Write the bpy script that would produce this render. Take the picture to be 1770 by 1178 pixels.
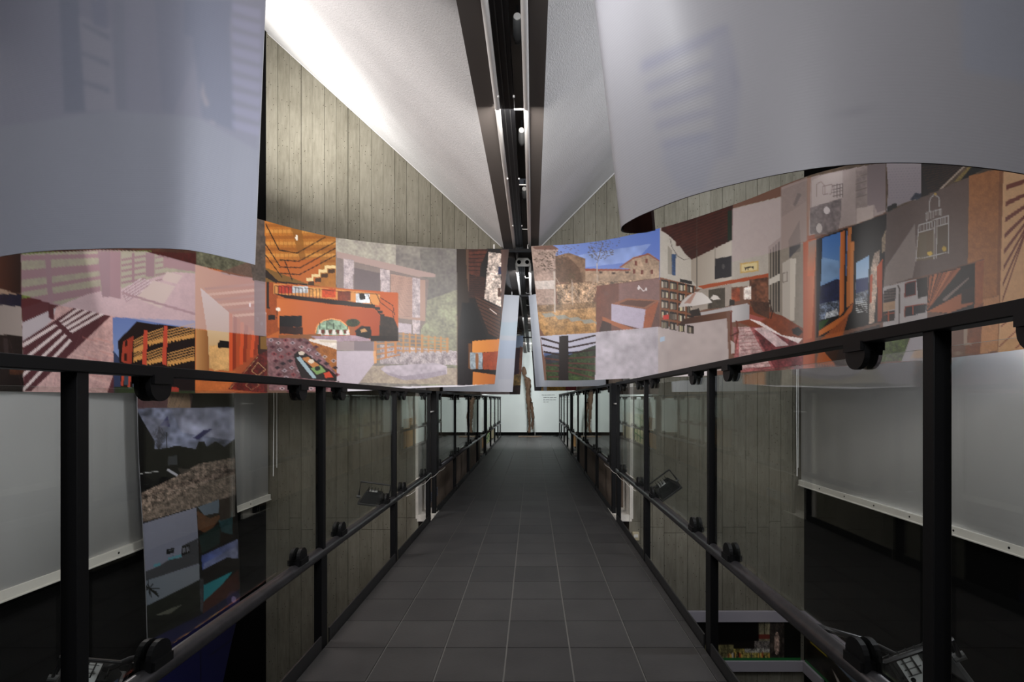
import bpy, bmesh, math, random
import numpy as np
from mathutils import Vector, Matrix
random.seed(7); RNG = np.random.default_rng(7)
for o in list(bpy.data.objects): bpy.data.objects.remove(o)
S = bpy.context.scene
C = S.collection
# ------------------------------------------------------------------ camera
F = 883.0; VX = 921.0; VY = 690.0           # focal length and vanishing point for the 1770 x 1178 frame
cam = bpy.data.cameras.new('camera'); camo = bpy.data.objects.new('camera', cam); C.objects.link(camo)
cam.sensor_width = 36; cam.lens = F/1770*36; cam.shift_x = -(VX-885)/1770; cam.shift_y = (VY-589)/1770
cam.clip_start = .02
camo.location = (0,0,1); camo.rotation_euler = (math.pi/2,0,0); S.camera = camo
# ------------------------------------------------------------------ light
W = bpy.data.worlds.new('world'); S.world = W; W.use_nodes = True
W.node_tree.nodes['Background'].inputs[0].default_value = (.8,.85,1,1)
W.node_tree.nodes['Background'].inputs[1].default_value = .05
def area(name, loc, tgt, size, power, col=(1,1,1), sy=None, spread=180):
    l = bpy.data.lights.new(name,'AREA'); l.energy = power; l.color = col; l.size = size; l.spread = math.radians(spread)
    if sy: l.shape='RECTANGLE'; l.size_y = sy
    o = bpy.data.objects.new(name,l); C.objects.link(o); o.location = loc
    o.rotation_euler = (Vector(tgt)-Vector(loc)).to_track_quat('-Z','Y').to_euler()
    return o
area('ceiling_uplight', (-2.12,3.55,2.85), (-1.5,4.1,4.2), .30, 34, (1,.98,.95), spread=165)
area('wall_light_left', (-2.2,2.2,2.75), (-.4,3.0,3.0), .3, 66, (1,.95,.93), 3.2)
area('wall_light_right', (2.25,2.0,2.78), (.2,3.2,2.9), .3, 88, (.91,.94,1), 3.2)
area('channel_light', (-.1,2.15,2.08), (-.1,3.6,1.3), .14, 18, (1,.965,.93), .6)
area('channel_light_near', (-.1,1.15,2.22), (-.1,1.9,1.7), .1, 6, (.97,.98,1), .3)
area('front_fill_light', (-.1,-1.2,2.2), (-.1,2.5,2.1), .7, 42, (.97,.97,1), .7)  # added fill behind the camera that brightens the near sheets, no real lamp
area('inner_bay_light', (-.1,5.1,2.2), (-.1,6.6,1.2), .14, 9, (.93,.96,1), .5)
area('middle_bay_light', (-.1,7.9,2.2), (-.1,9.3,.8), .14, 9, (.93,.96,1), 1.6)
area('far_bay_light', (-.1,11.5,2.22), (-.1,13.6,.9), .14, 105, (.96,.98,1), 2.2)
area('low_flood_left', (-1.15,1.75,.30), (-2.3,1.8,.25), .12, 1.7, (1,.99,.98), .3, spread=150)
area('low_flood_right', (1.12,1.55,.27), (2.3,1.6,.3), .12, 1.9, (.99,.99,1), .3, spread=150)
S.view_settings.view_transform = 'Standard'; S.view_settings.look = 'None'
S.view_settings.gamma = 1; S.view_settings.use_curve_mapping = False; S.view_settings.exposure = 0.0

# ------------------------------------------------------------------ helpers
def at(px, py, d): return Vector(((px-VX)/F*d, d, 1-(py-VY)/F*d))
def srgb(h):
    c = [((h>>s)&255)/255 for s in (16,8,0)]
    return tuple(x/12.92 if x<=.04045 else ((x+.055)/1.055)**2.4 for x in c)
MATS = {}
def mat(name, col, rough=.6, metal=0, spec=.5, bump=0, bscale=40, vary=0, vscale=6, stretch=(1,1,1), trans=0):
    if name in MATS: return MATS[name]
    m = bpy.data.materials.new(name); m.use_nodes = True; nt = m.node_tree; b = nt.nodes['Principled BSDF']
    if isinstance(col,int): col = srgb(col)
    b.inputs['Base Color'].default_value = (*col,1); b.inputs['Roughness'].default_value = rough
    b.inputs['Metallic'].default_value = metal; b.inputs['Specular IOR Level'].default_value = spec
    tc = nt.nodes.new('ShaderNodeTexCoord'); mp = nt.nodes.new('ShaderNodeMapping'); mp.inputs['Scale'].default_value = stretch
    nt.links.new(tc.outputs['Object'], mp.inputs[0])
    if vary:
        n = nt.nodes.new('ShaderNodeTexNoise'); n.inputs['Scale'].default_value = vscale; n.inputs['Detail'].default_value = 6
        nt.links.new(mp.outputs[0], n.inputs['Vector'])
        r = nt.nodes.new('ShaderNodeValToRGB'); r.color_ramp.elements[0].position=.3; r.color_ramp.elements[1].position=.7
        r.color_ramp.elements[0].color = (*[x*(1-vary) for x in col],1); r.color_ramp.elements[1].color = (*[min(1,x*(1+vary)) for x in col],1)
        nt.links.new(n.outputs['Fac'], r.inputs[0]); nt.links.new(r.outputs[0], b.inputs['Base Color'])
    if bump:
        n = nt.nodes.new('ShaderNodeTexNoise'); n.inputs['Scale'].default_value = bscale; n.inputs['Detail'].default_value = 4
        nt.links.new(mp.outputs[0], n.inputs['Vector'])
        bp = nt.nodes.new('ShaderNodeBump'); bp.inputs['Strength'].default_value = bump; bp.inputs['Distance'].default_value = .01
        nt.links.new(n.outputs['Fac'], bp.inputs['Height']); nt.links.new(bp.outputs[0], b.inputs['Normal'])
    MATS[name] = m; return m
def mat_print(name, rough=.5, spec=.25, weave=0):
    m = bpy.data.materials.new(name); m.use_nodes = True; nt = m.node_tree; b = nt.nodes['Principled BSDF']
    a = nt.nodes.new('ShaderNodeAttribute'); a.attribute_name = 'ink'
    nt.links.new(a.outputs['Color'], b.inputs['Base Color']); b.inputs['Roughness'].default_value = rough
    b.inputs['Specular IOR Level'].default_value = spec
    if weave:
        tc=nt.nodes.new('ShaderNodeTexCoord'); wv=nt.nodes.new('ShaderNodeTexWave'); wv.bands_direction='Z'; wv.inputs['Scale'].default_value=45; wv.inputs['Distortion'].default_value=1.5; wv.inputs['Detail Scale'].default_value=4
        nt.links.new(tc.outputs['Object'],wv.inputs['Vector']); bp=nt.nodes.new('ShaderNodeBump'); bp.inputs['Strength'].default_value=weave; bp.inputs['Distance'].default_value=.0006
        nt.links.new(wv.outputs['Fac'],bp.inputs['Height']); nt.links.new(bp.outputs[0],b.inputs['Normal'])
    return m
def mat_concrete(name, col, dark=1.0, wave=False):
    m = bpy.data.materials.new(name); m.use_nodes = True; nt = m.node_tree; b = nt.nodes['Principled BSDF']; L = nt.links
    g = nt.nodes.new('ShaderNodeNewGeometry'); mp = nt.nodes.new('ShaderNodeMapping'); mp.inputs['Scale'].default_value=(1,1,.16)
    L.new(g.outputs['Position'], mp.inputs[0])
    n1 = nt.nodes.new('ShaderNodeTexNoise'); n1.inputs['Scale'].default_value = 48; n1.inputs['Detail'].default_value = 8; n1.inputs['Roughness'].default_value=.65; L.new(mp.outputs[0], n1.inputs['Vector'])
    n2 = nt.nodes.new('ShaderNodeTexNoise'); n2.inputs['Scale'].default_value = 2.6; n2.inputs['Detail'].default_value = 9; n2.inputs['Roughness'].default_value=.62; L.new(g.outputs['Position'], n2.inputs['Vector'])
    n3 = nt.nodes.new('ShaderNodeTexVoronoi'); n3.inputs['Scale'].default_value = 30; L.new(g.outputs['Position'], n3.inputs['Vector'])
    r = nt.nodes.new('ShaderNodeValToRGB'); e = r.color_ramp.elements
    c = srgb(col); e[0].position=.28; e[1].position=.72
    e[0].color=(c[0]*.62*dark,c[1]*.60*dark,c[2]*.55*dark,1); e[1].color=(c[0]*1.3*dark,c[1]*1.3*dark,c[2]*1.3*dark,1)
    mx = nt.nodes.new('ShaderNodeMath'); mx.operation='MULTIPLY_ADD'; mx.inputs[1].default_value=.5
    L.new(n1.outputs['Fac'], mx.inputs[0])
    h2 = nt.nodes.new('ShaderNodeMath'); h2.operation='MULTIPLY_ADD'; h2.inputs[1].default_value=.45; L.new(n2.outputs['Fac'],h2.inputs[0])
    oi = nt.nodes.new('ShaderNodeObjectInfo'); h3 = nt.nodes.new('ShaderNodeMath'); h3.operation='MULTIPLY_ADD'; h3.inputs[1].default_value=.10; h3.inputs[2].default_value=-.02
    L.new(oi.outputs['Random'],h3.inputs[0]); L.new(h3.outputs[0],h2.inputs[2]); L.new(h2.outputs[0],mx.inputs[2]); L.new(mx.outputs[0], r.inputs[0])
    pit = nt.nodes.new('ShaderNodeMath'); pit.operation='LESS_THAN'; pit.inputs[1].default_value=.11; L.new(n3.outputs['Distance'],pit.inputs[0])
    mixc = nt.nodes.new('ShaderNodeMix'); mixc.data_type='RGBA'; L.new(pit.outputs[0], mixc.inputs['Factor']); L.new(r.outputs[0], mixc.inputs['A'])
    mixc.inputs['B'].default_value=(c[0]*.25*dark,c[1]*.22*dark,c[2]*.18*dark,1)
    L.new(mixc.outputs['Result'], b.inputs['Base Color'])
    bp = nt.nodes.new('ShaderNodeBump'); bp.inputs['Strength'].default_value=.5; bp.inputs['Distance'].default_value=.004
    L.new(n1.outputs['Fac'],bp.inputs['Height'])
    if wave:
        sp = nt.nodes.new('ShaderNodeSeparateXYZ'); L.new(g.outputs['Position'],sp.inputs[0])
        md = nt.nodes.new('ShaderNodeMath'); md.operation='PINGPONG'; md.inputs[1].default_value=.05; L.new(sp.outputs['Y'],md.inputs[0])
        lt = nt.nodes.new('ShaderNodeMath'); lt.operation='GREATER_THAN'; lt.inputs[1].default_value=.004; L.new(md.outputs[0],lt.inputs[0])
        b2 = nt.nodes.new('ShaderNodeBump'); b2.inputs['Strength'].default_value=1; b2.inputs['Distance'].default_value=.006; L.new(lt.outputs[0],b2.inputs['Height']); L.new(bp.outputs[0],b2.inputs['Normal'])
        L.new(b2.outputs[0], b.inputs['Normal'])
        m2 = nt.nodes.new('ShaderNodeMix'); m2.data_type='RGBA'; m2.inputs['A'].default_value=(c[0]*.3*dark,c[1]*.28*dark,c[2]*.25*dark,1)
        L.new(lt.outputs[0],m2.inputs['Factor']); L.new(mixc.outputs['Result'],m2.inputs['B']); L.new(m2.outputs['Result'], b.inputs['Base Color'])
    else: L.new(bp.outputs[0], b.inputs['Normal'])
    b.inputs['Roughness'].default_value=.85; b.inputs['Specular IOR Level'].default_value=.2
    return m
def mat_glass():
    m = bpy.data.materials.new('railing_glass'); m.use_nodes = True; nt = m.node_tree; nt.nodes.clear(); L = nt.links
    out = nt.nodes.new('ShaderNodeOutputMaterial'); mix = nt.nodes.new('ShaderNodeMixShader')
    tr = nt.nodes.new('ShaderNodeBsdfTransparent'); tr.inputs[0].default_value=(.93,.942,.93,1)
    gl = nt.nodes.new('ShaderNodeBsdfGlossy'); gl.inputs['Roughness'].default_value=.005; gl.inputs[0].default_value=(.95,.98,.95,1)
    lw = nt.nodes.new('ShaderNodeLayerWeight'); lw.inputs[0].default_value=.5          # Schlick reflectance from the facing angle
    pw = nt.nodes.new('ShaderNodeMath'); pw.operation='POWER'; pw.inputs[1].default_value=5
    fr = nt.nodes.new('ShaderNodeMath'); fr.operation='MULTIPLY_ADD'; fr.inputs[1].default_value=.96; fr.inputs[2].default_value=.04
    L.new(lw.outputs['Facing'],pw.inputs[0]); L.new(pw.outputs[0],fr.inputs[0])
    L.new(fr.outputs[0],mix.inputs[0]); L.new(tr.outputs[0],mix.inputs[1]); L.new(gl.outputs[0],mix.inputs[2]); L.new(mix.outputs[0],out.inputs[0])
    return m
def link(name, me, m, parent=None):
    o = bpy.data.objects.new(name, me); C.objects.link(o)
    if m is not None:
        for k in (m if isinstance(m,(list,tuple)) else [m]): me.materials.append(k)
    if parent: o.parent = parent
    return o
def inst(name, src, loc, parent=None, rot=None):
    o = bpy.data.objects.new(name, src); C.objects.link(o); o.location = loc
    if rot: o.rotation_euler = rot
    if parent: o.parent = parent
    return o
def tag(o, label=None, cat=None, group=None, kind=None):
    if label: o['label']=label
    if cat: o['category']=cat
    if group: o['group']=group
    if kind: o['kind']=kind
    return o
def empty(name, loc=(0,0,0)):
    o = bpy.data.objects.new(name,None); C.objects.link(o); o.location = loc; o.empty_display_size=.05; return o
class MB:
    def __init__(s): s.v=[]; s.f=[]
    def raw(s, v, f):
        n=len(s.v); s.v += [tuple(x) for x in v]; s.f += [tuple(i+n for i in q) for q in f]; return s
    def box(s, a, b, M=None):
        (x0,y0,z0),(x1,y1,z1)=a,b
        v=[(x0,y0,z0),(x1,y0,z0),(x1,y1,z0),(x0,y1,z0),(x0,y0,z1),(x1,y0,z1),(x1,y1,z1),(x0,y1,z1)]
        if M: v=[M@Vector(p) for p in v]
        return s.raw(v,[(3,2,1,0),(4,5,6,7),(0,1,5,4),(1,2,6,5),(2,3,7,6),(3,0,4,7)])
    def prism(s, pts, axis, a, b):          # pts 2D polygon (ccw), extruded along axis
        n=len(pts)
        def mk(p,t):
            return {'x':(t,p[0],p[1]),'y':(p[0],t,p[1]),'z':(p[0],p[1],t)}[axis]
        v=[mk(p,a) for p in pts]+[mk(p,b) for p in pts]
        return s.raw(v,[tuple(range(n))[::-1],tuple(range(n,2*n))]+[(i,(i+1)%n,n+(i+1)%n,n+i) for i in range(n)])
    def tube(s, path, r, seg=10, cap=True):
        path=[Vector(p) for p in path]; n=len(path); rs = r if isinstance(r,(list,tuple)) else [r]*n
        base=len(s.v); up=Vector((0,0,1)); vs=[]
        for i,p in enumerate(path):
            t=(path[min(i+1,n-1)]-path[max(i-1,0)]).normalized()
            a=t.cross(up); a = a if a.length>.05 else t.cross(Vector((1,0,0))); a.normalize(); b=t.cross(a)
            for k in range(seg):
                q=2*math.pi*k/seg; vs.append(p+(a*math.cos(q)+b*math.sin(q))*rs[i])
        f=[(i*seg+k,i*seg+(k+1)%seg,(i+1)*seg+(k+1)%seg,(i+1)*seg+k) for i in range(n-1) for k in range(seg)]
        if cap: f += [tuple(range(seg))[::-1], tuple((n-1)*seg+k for k in range(seg))]
        return s.raw(vs,f)
    def mesh(s, name):
        me=bpy.data.meshes.new(name); me.from_pydata(s.v,[],s.f); me.update()
        bm=bmesh.new(); bm.from_mesh(me); bmesh.ops.recalc_face_normals(bm,faces=bm.faces); bm.to_mesh(me); bm.free(); return me
    def build(s, name, m, parent=None, smooth=False, bevel=0):
        me=s.mesh(name)
        if smooth:
            me.polygons.foreach_set('use_smooth',[True]*len(me.polygons))
        o=link(name,me,m,parent)
        if bevel:
            b=o.modifiers.new('bevel','BEVEL'); b.width=bevel; b.segments=2; b.limit_method='ANGLE'
        return o
def BX(name,a,b,m,parent=None,bevel=0): return MB().box(a,b).build(name,m,parent,bevel=bevel)

M_black = mat('black_steel', (.004,.004,.0045), .5, .0, .22)
M_matte = mat('black_paint', (.003,.003,.0032), .95, 0, .05)
M_rail = mat('handrail_steel', (.045,.043,.046), .32, .5, .5, vary=.2, vscale=30)
M_kick = mat('kick_plate_steel', (.02,.02,.02), .4, .3)
M_tile = None
M_grout = mat('grout', (.17,.163,.152), .9)
M_plaster = mat('white_plaster', (.52,.51,.505), .95, 0, .1, bump=.5, bscale=150, vary=.06, vscale=3)
M_soffit = mat('brown_paint', (.075,.062,.055), .8)
M_white = mat('white_wall_paint', (.66,.70,.68), .8, 0, .2, vary=.03, vscale=1.5)
M_screen = mat('white_screen_cloth', (.70,.70,.70), .8, 0, .2, vary=.04, vscale=2)
M_screenbar = mat('cream_metal_bar', (.62,.60,.55), .6)
M_jamb = mat('white_jamb_plaster', (.62,.58,.52), .9, bump=.4, bscale=60, vary=.12, vscale=9)
M_tubew = mat('white_enamel_tube', (.82,.80,.77), .6)
M_grey = mat('grey_paint', (.10,.10,.10), .6)
M_sheet = mat('white_pvc_sheet', (.62,.62,.66), .5, 0, .3)
M_bark = mat('carved_brown_wood', (.075,.042,.024), .75, 0, .3, bump=1, bscale=35, vary=.5, vscale=14, stretch=(1,1,.25))
M_conc = mat_concrete('board_marked_concrete', 0x9f9a8b, .50)
M_concd = mat_concrete('side_concrete', 0x85766a, 1.1, wave=True)
M_ink = mat_print('printed_vinyl', .38, .35)
M_inkb = mat_print('unprinted_vinyl_back', .45, .3, .16)
M_glass = mat_glass()

# ------------------------------------------------------------------ the setting
ZW=4.4                                   # the concrete cross wall
XL,XR=-2.3,2.34
VL=lambda x: 2.3+.912*(-.25-x)           # underside of the left sloping ceiling
VR=lambda x: 2.3+1.0*(x-.05)
ZB=-2.4                                  # lower storey floor
def struct(o): o['kind']='structure'; return o
struct(BX('wall_left',(XL-.12,-2.5,ZB),(XL,ZW+.3,4.6),M_matte))
struct(BX('wall_right',(XR,-2.5,ZB),(XR+.12,ZW+.3,4.9),M_matte))
struct(BX('wall_back',(XL,-2.62,ZB),(XR,-2.5,4.9),M_grey))
struct(BX('floor',(XL,-2.5,ZB-.1),(XR,ZW,ZB),M_grey))
# walkway: slab plus tiles
def mk_tile_mat():
    m = bpy.data.materials.new('dark_porcelain_tile'); m.use_nodes=True; nt=m.node_tree; b=nt.nodes['Principled BSDF']; L=nt.links
    g=nt.nodes.new('ShaderNodeNewGeometry'); n=nt.nodes.new('ShaderNodeTexNoise'); n.inputs['Scale'].default_value=5; n.inputs['Detail'].default_value=8
    L.new(g.outputs['Position'],n.inputs['Vector']); oi=nt.nodes.new('ShaderNodeObjectInfo')
    a=nt.nodes.new('ShaderNodeMath'); a.operation='MULTIPLY_ADD'; a.inputs[1].default_value=.30; L.new(oi.outputs['Random'],a.inputs[0]); L.new(n.outputs['Fac'],a.inputs[2])
    r=nt.nodes.new('ShaderNodeValToRGB'); r.color_ramp.elements[0].position=.3; r.color_ramp.elements[1].position=1.0
    r.color_ramp.elements[0].color=(.026,.025,.025,1); r.color_ramp.elements[1].color=(.046,.044,.043,1)
    L.new(a.outputs[0],r.inputs[0]); L.new(r.outputs[0],b.inputs['Base Color'])
    b.inputs['Roughness'].default_value=.5; b.inputs['Specular IOR Level'].default_value=.4
    bp=nt.nodes.new('ShaderNodeBump'); bp.inputs['Strength'].default_value=.12; bp.inputs['Distance'].default_value=.003
    n2=nt.nodes.new('ShaderNodeTexNoise'); n2.inputs['Scale'].default_value=90; L.new(g.outputs['Position'],n2.inputs['Vector']); L.new(n2.outputs['Fac'],bp.inputs['Height']); L.new(bp.outputs[0],b.inputs['Normal'])
    return m
M_tile=mk_tile_mat()
slab=struct(BX('floor',(-.845,-2.0,-.16),(.69,14.5,-.006),M_grout))
TX=[-.844,-.594,-.3545,-.1055,.148,.404,.655]
tm=[]
for k in range(6):
    w=TX[k+1]-TX[k]-.0065
    me=MB().box((0,0,-.012),(w,.2464,0)).mesh('floor_tile'); me.materials.append(M_tile); tm.append(me)
rows=[.06+.25*i for i in range(-8,58)]
far=MB()
for y in rows:
    for k in range(6):
        if 1.0<y<12.9: inst('floor_tile',tm[k],(TX[k]+.00325,y+.002,0),slab)
        elif y<14.15: far.box((TX[k]+.0025,y+.002,-.012),(TX[k+1]-.0025,min(y+.248,14.3),0))
    far.box((TX[6]+.0025,y+.002,-.012),(.689,min(y+.248,14.3),0))
fo=far.build('edge_tiles',M_tile,slab); fo['kind']='stuff'
# sloping ceilings
def ceil_bay(z0,z1):
    struct(MB().prism([(-.25,2.3),(XL,VL(XL)),(XL,VL(XL)+.12),(-.25,2.42)],'y',z0,z1).build('ceiling',M_plaster))
    struct(MB().prism([(.05,2.3),(XR,VR(XR)),(XR,VR(XR)+.12),(.05,2.42)],'y',z0,z1).build('ceiling',M_plaster))
    struct(MB().box((-.25,z0,2.3),(-.167,z1,2.9)).box((-.013,z0,2.3),(.05,z1,2.9)).box((-.25,z0,2.9),(.05,z1,2.98)).build('trim_1',M_soffit))
ceil_bay(-2.5,ZW); ceil_bay(4.7,9.4); ceil_bay(9.7,14.3)
# board marked cross wall, each board imprint its own strip
def boards(parent,x0,x1,bot,top,cuts,y0,y1,w=.0987):
    n=max(1,round((x1-x0)/w)); 
    for i in range(n):
        a=x0+(x1-x0)*i/n; b=x0+(x1-x0)*(i+1)/n; d=random.uniform(0,.006)
        lv=[bot]+[c+random.choice((-.05,0,.05)) for c in cuts]+[None]
        for j in range(len(lv)-1):
            lo=lv[j]+.002 if j else lv[j]
            A,Bb=a+.0013,b-.0013
            if lv[j+1] is None: ta,tb=top(A),top(Bb)
            else: ta=tb=lv[j+1]-.001
            if min(ta,tb)-lo<.01:
                if max(ta,tb)-lo<.01: continue
                ta=max(ta,lo+.002); tb=max(tb,lo+.002)
            MB().prism([(A,lo),(Bb,lo),(Bb,tb),(A,ta)],'y',y0+d,y1).build('board_mark',M_conc,parent)
wl=struct(MB().prism([(XL,ZB),(-1.0,ZB),(-1.0,2.26),(-.26,2.26),(-.26,VL(-.26)),(XL,VL(XL))],'y',ZW+.02,ZW+.3).build('wall_front_left',M_concd))
boards(wl,XL,-.987,ZB,VL,[-.1,2.35] if False else [-.07,2.3],ZW,ZW+.02)
boards(wl,-.987,-.26,2.262,VL,[],ZW,ZW+.02)
wr=struct(MB().prism([(.84,ZB),(XR,ZB),(XR,VR(XR)),(.06,VR(.06)),(.06,2.26),(.84,2.26)],'y',ZW+.02,ZW+.3).build('wall_front_right',M_concd))
boards(wr,.83,XR,ZB,VR,[-.10,2.3],ZW,ZW+.02)
boards(wr,.06,.83,2.262,VR,[],ZW,ZW+.02)
# plaster fillet where the ceiling meets the wall
struct(MB().tube([(-.27,ZW-.004,VL(-.27)-.004),(XL+.02,ZW-.004,VL(XL+.02)-.004)],.006,6).build('trim_2',M_plaster))
struct(MB().tube([(.07,ZW-.004,VR(.07)-.004),(XR-.02,ZW-.004,VR(XR-.02)-.004)],.006,6).build('trim_2',M_plaster))
# jambs + sills of the opening through the cross wall
def wobble(pts,a=.004): return [(p[0]+random.uniform(-a,a),p[1]+random.uniform(-a,a)) for p in pts]
for zj in (ZW,9.55):
    struct(BX('trim_3',(-1.012,zj-.002,-.03),(-.986,zj+.31,2.24),M_jamb,bevel=.006))
    struct(BX('trim_3',(.832,zj-.002,-.03),(.866,zj+.31,2.24),M_jamb,bevel=.006))
    struct(MB().prism(wobble([(-1.0,zj),(-.86,zj+.01),(-.846,zj+.06),(-.846,zj+.31),(-1.0,zj+.31)]),'z',-.05,.004).build('trim_4',M_jamb))
    struct(MB().prism(wobble([(.85,zj),(.72,zj+.01),(.691,zj+.06),(.691,zj+.31),(.85,zj+.31)]),'z',-.05,.004).build('trim_4',M_jamb))
# inner corridor walls
struct(BX('wall_inner_left',(-1.1,4.72,ZB),(-.986,9.55,2.9),M_concd))
struct(BX('wall_inner_right',(.832,4.72,ZB),(.95,9.55,2.9),M_concd))
for z in (9.4,):
    struct(MB().prism([(XL,2.24),(-.2,2.24),(-.26,VL(-.26)),(XL,VL(XL))],'y',z,z+.3).build('wall_cross_left',M_concd))
    struct(MB().prism([(.0,2.24),(XR,2.24),(XR,VR(XR)),(.06,VR(.06))],'y',z,z+.3).build('wall_cross_right',M_concd))
struct(BX('wall_far_left',(-1.22,9.7,-1.6),(-1.1,14.3,3.2),M_white))
struct(BX('wall_far_right',(.95,9.7,-1.6),(1.07,14.3,3.2),M_white))
struct(BX('wall_far',(-2.6,14.3,-1.6),(2.6,14.42,4.6),M_white))
struct(BX('baseboard_far',(-1.1,14.28,-.01),(.95,14.3,.085),M_matte))

# ------------------------------------------------------------------ overhead channel: cable beam, tubes, lamps
def beam(z0,z1,label):
    t=tag(empty('cable_beam',(-.11,(z0+z1)/2,2.3)),label,'track')
    def loc(m,nm,mt,**k):
        o=m.build(nm,mt,None,**k); o.parent=t; o.matrix_parent_inverse=Matrix.Translation((.11,-(z0+z1)/2,-2.3)); return o
    loc(MB().box((-.143,z0,2.285),(-.083,z1,2.345)),'beam_body',M_black)
    for x in (-.125,-.101): loc(MB().box((x-.002,z0,2.281),(x+.002,z1,2.285)),'slot_lip',M_kick)
    loc(MB().tube([(-.156,z0,2.286),(-.156,z1,2.286)],.0125,12),'tube',M_tubew,smooth=True)
    loc(MB().tube([(-.028,z0,2.286),(-.028,z1,2.286)],.0125,12),'tube',M_tubew,smooth=True)
    y=z0+.45
    while y<z1:
        for x in (-.146,-.08): loc(MB().tube([(x,y,2.278),(x,y,2.27)],.004,8),'screw',M_tubew)
        loc(MB().box((-.083,y+.12,2.288),(-.04,y+.125,2.292)),'spreader_wire',M_tubew)
        y+=.8
    return t
beam(-1.5,ZW-.05,'black overhead cable beam between two long white tubes, nearest the viewer')
beam(4.85,13.9,'far overhead cable beam with white tubes seen through the gap in the banners')
e=tag(empty('tube_end_plate',(-.092,4.83,2.29)),'pale rounded end plate with two round holes closing the far tubes','plate')
m=MB().prism([(-.07,-.02),(-.055,-.035),(.055,-.035),(.07,-.02),(.07,.02),(.045,.045),(-.045,.045),(-.07,.02)],'y',-.012,.0); e2=m.build('plate',M_tubew,e,bevel=.003)
for x in (-.038,.038): MB().tube([(x,-.0135,.005),(x,-.0125,.005)],.019,20).build('hole',M_matte,e2)
for i,(z,x) in enumerate(((1.95,-.058),(2.75,-.06),(3.5,-.058))):
    t=tag(empty('spot_lamp',(x,z,2.41)),('nearest','second','third')[i]+' small dark spot lamp tucked up in the roof channel','lamp')
    MB().tube([(0,-.05,.01),(0,.03,.0),(0,.055,-.012)],[.016,.02,.012],14).build('lamp_body',M_grey,t,smooth=True)
    MB().tube([(0,-.056,.01),(0,-.05,.01)],.014,14).build('lens',M_tubew,t)
    MB().box((-.004,-.005,.018),(.004,.005,.09)).build('bracket',M_black,t)
# cross bars that carry the banners
for z,x0,x1,h,l in ((4.33,-.39,.02,2.262,'dark cross bar across the channel at the head of the printed banners'),
                  (6.1,-.30,.03,2.235,'black cross bar in the gap, above the pale hanging sheets'),
                  (9.9,-.19,.03,2.20,'small far cross bar at the end of the overhead tubes')):
    t=tag(empty('cross_bar',((x0+x1)/2,z,h)),l,'bar'); w=(x1-x0)/2
    MB().box((-w,-.015,-.011),(w,.015,.011)).build('bar',M_black,t)
    for x in (-w*.7,w*.7): MB().tube([(x,0,.011),(x,0,.05)],.006,8).build('hanger_bolt',M_tubew,t)

# ------------------------------------------------------------------ railings
def clampmesh():
    m=MB(); n=10; r=.033
    prof=[(-r,0)]+[(-r,.02)]+[(-r*math.cos(math.pi*i/n),.026+r*math.sin(math.pi*i/n)) for i in range(n+1)]+[(r,.02),(r,0)]
    for a,b in ((-.019,-.007),(.007,.019)): m.prism(prof[::-1],'x',a,b)
    m.prism([(-r*.9,0),(-r*.9,.02),(r*.9,.02),(r*.9,0)],'x',-.026,.026)
    me=m.mesh('glass_clamp'); me.materials.append(M_black); return me
CL=clampmesh()
def railing(xc, top, mid, posts, z0, z1, label, s, thick=()):
    # s = -1 left of the walkway, +1 right
    t=tag(empty('railing',(xc,z0,0)),label,'railing')
    ed=-.847 if s<0 else .692
    def pt(m,nm,mt,sm=False,bv=0):
        o=m.build(nm,mt,None,smooth=sm,bevel=bv); o.parent=t; o.matrix_parent_inverse=Matrix.Translation((-xc,-z0,0)); return o
    pt(MB().box((xc-.022,z0,top-.024),(xc+.022,z1,top)),'top_rail',M_black,bv=.002)
    pt(MB().tube([(xc,z0,mid),(xc,z1,mid)],.0225,16),'handrail',M_rail,True)
    for a,b in zip([z0]+posts,posts+[z1]):
        if b-a<.3: continue
        pt(MB().box((xc-.004+s*.03,a+.035,-.01),(xc+.004+s*.03,b-.035,.045)) if False else MB().box((ed+(-.006 if s<0 else 0),a+.04,-.03),(ed+(0 if s<0 else .006),b-.04,.05)),'kick_plate',M_kick)
        pt(MB().box((xc-.004,a+.034,mid+.038),(xc+.004,b-.034,top-.052)),'glass_pane',M_glass)
        for y in (a+.2,b-.2):
            c=inst('glass_clamp',CL,(0,y-z0,mid+.018),t)
            c=inst('glass_clamp',CL,(0,y-z0,top-.02),t,(math.pi,0,0))
    for p in posts:
        if any(abs(p-q)<.01 for q in thick):
            pt(MB().box((xc-.026,p-.035,mid-.03),(xc+.026,p+.075,top-.02)),'post',M_black)
        else:
            pt(MB().box((xc-.016,p-.013,mid+.0),(xc+.016,p+.013,top-.02)),'post',M_black,bv=.0015)
        pt(MB().box((xc-.016,p-.028,-.15),(xc+.016,p+.028,mid-.015)),'lower_post',M_black,bv=.0015)
        pt(MB().box((min(ed,xc)-.002,p-.045,-.15),(max(ed,xc)+.002,p+.045,-.05)),'foot_bracket',M_black)
    return t
LT,LM,RT,RM=1.075,.375,1.143,.41
railing(-.868,LT,LM,[-.16,.968,2.09,3.19,4.24],-1.2,4.27,'near left black railing with glass panels, in front of the white wall screen',-1)
railing(-.868,LT,LM,[4.50,5.67,6.86,8.0,9.15],4.47,9.18,'middle left black glass railing beside the concrete corridor wall',-1,(4.50,))
railing(-.868,LT,LM,[9.35,10.5,11.6,12.7,13.6],9.30,13.62,'far left black glass railing beside the green and orange boards',-1,(9.35,))
railing(.712,RT,RM,[-.2,.90,2.03,3.19,4.24],-1.2,4.27,'near right black railing with glass panels, rising towards the viewer',1)
railing(.712,RT,RM,[4.50,5.67,6.86,8.0,9.15],4.47,9.18,'middle right black glass railing beyond the white plaster jamb',1,(4.50,))
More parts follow.
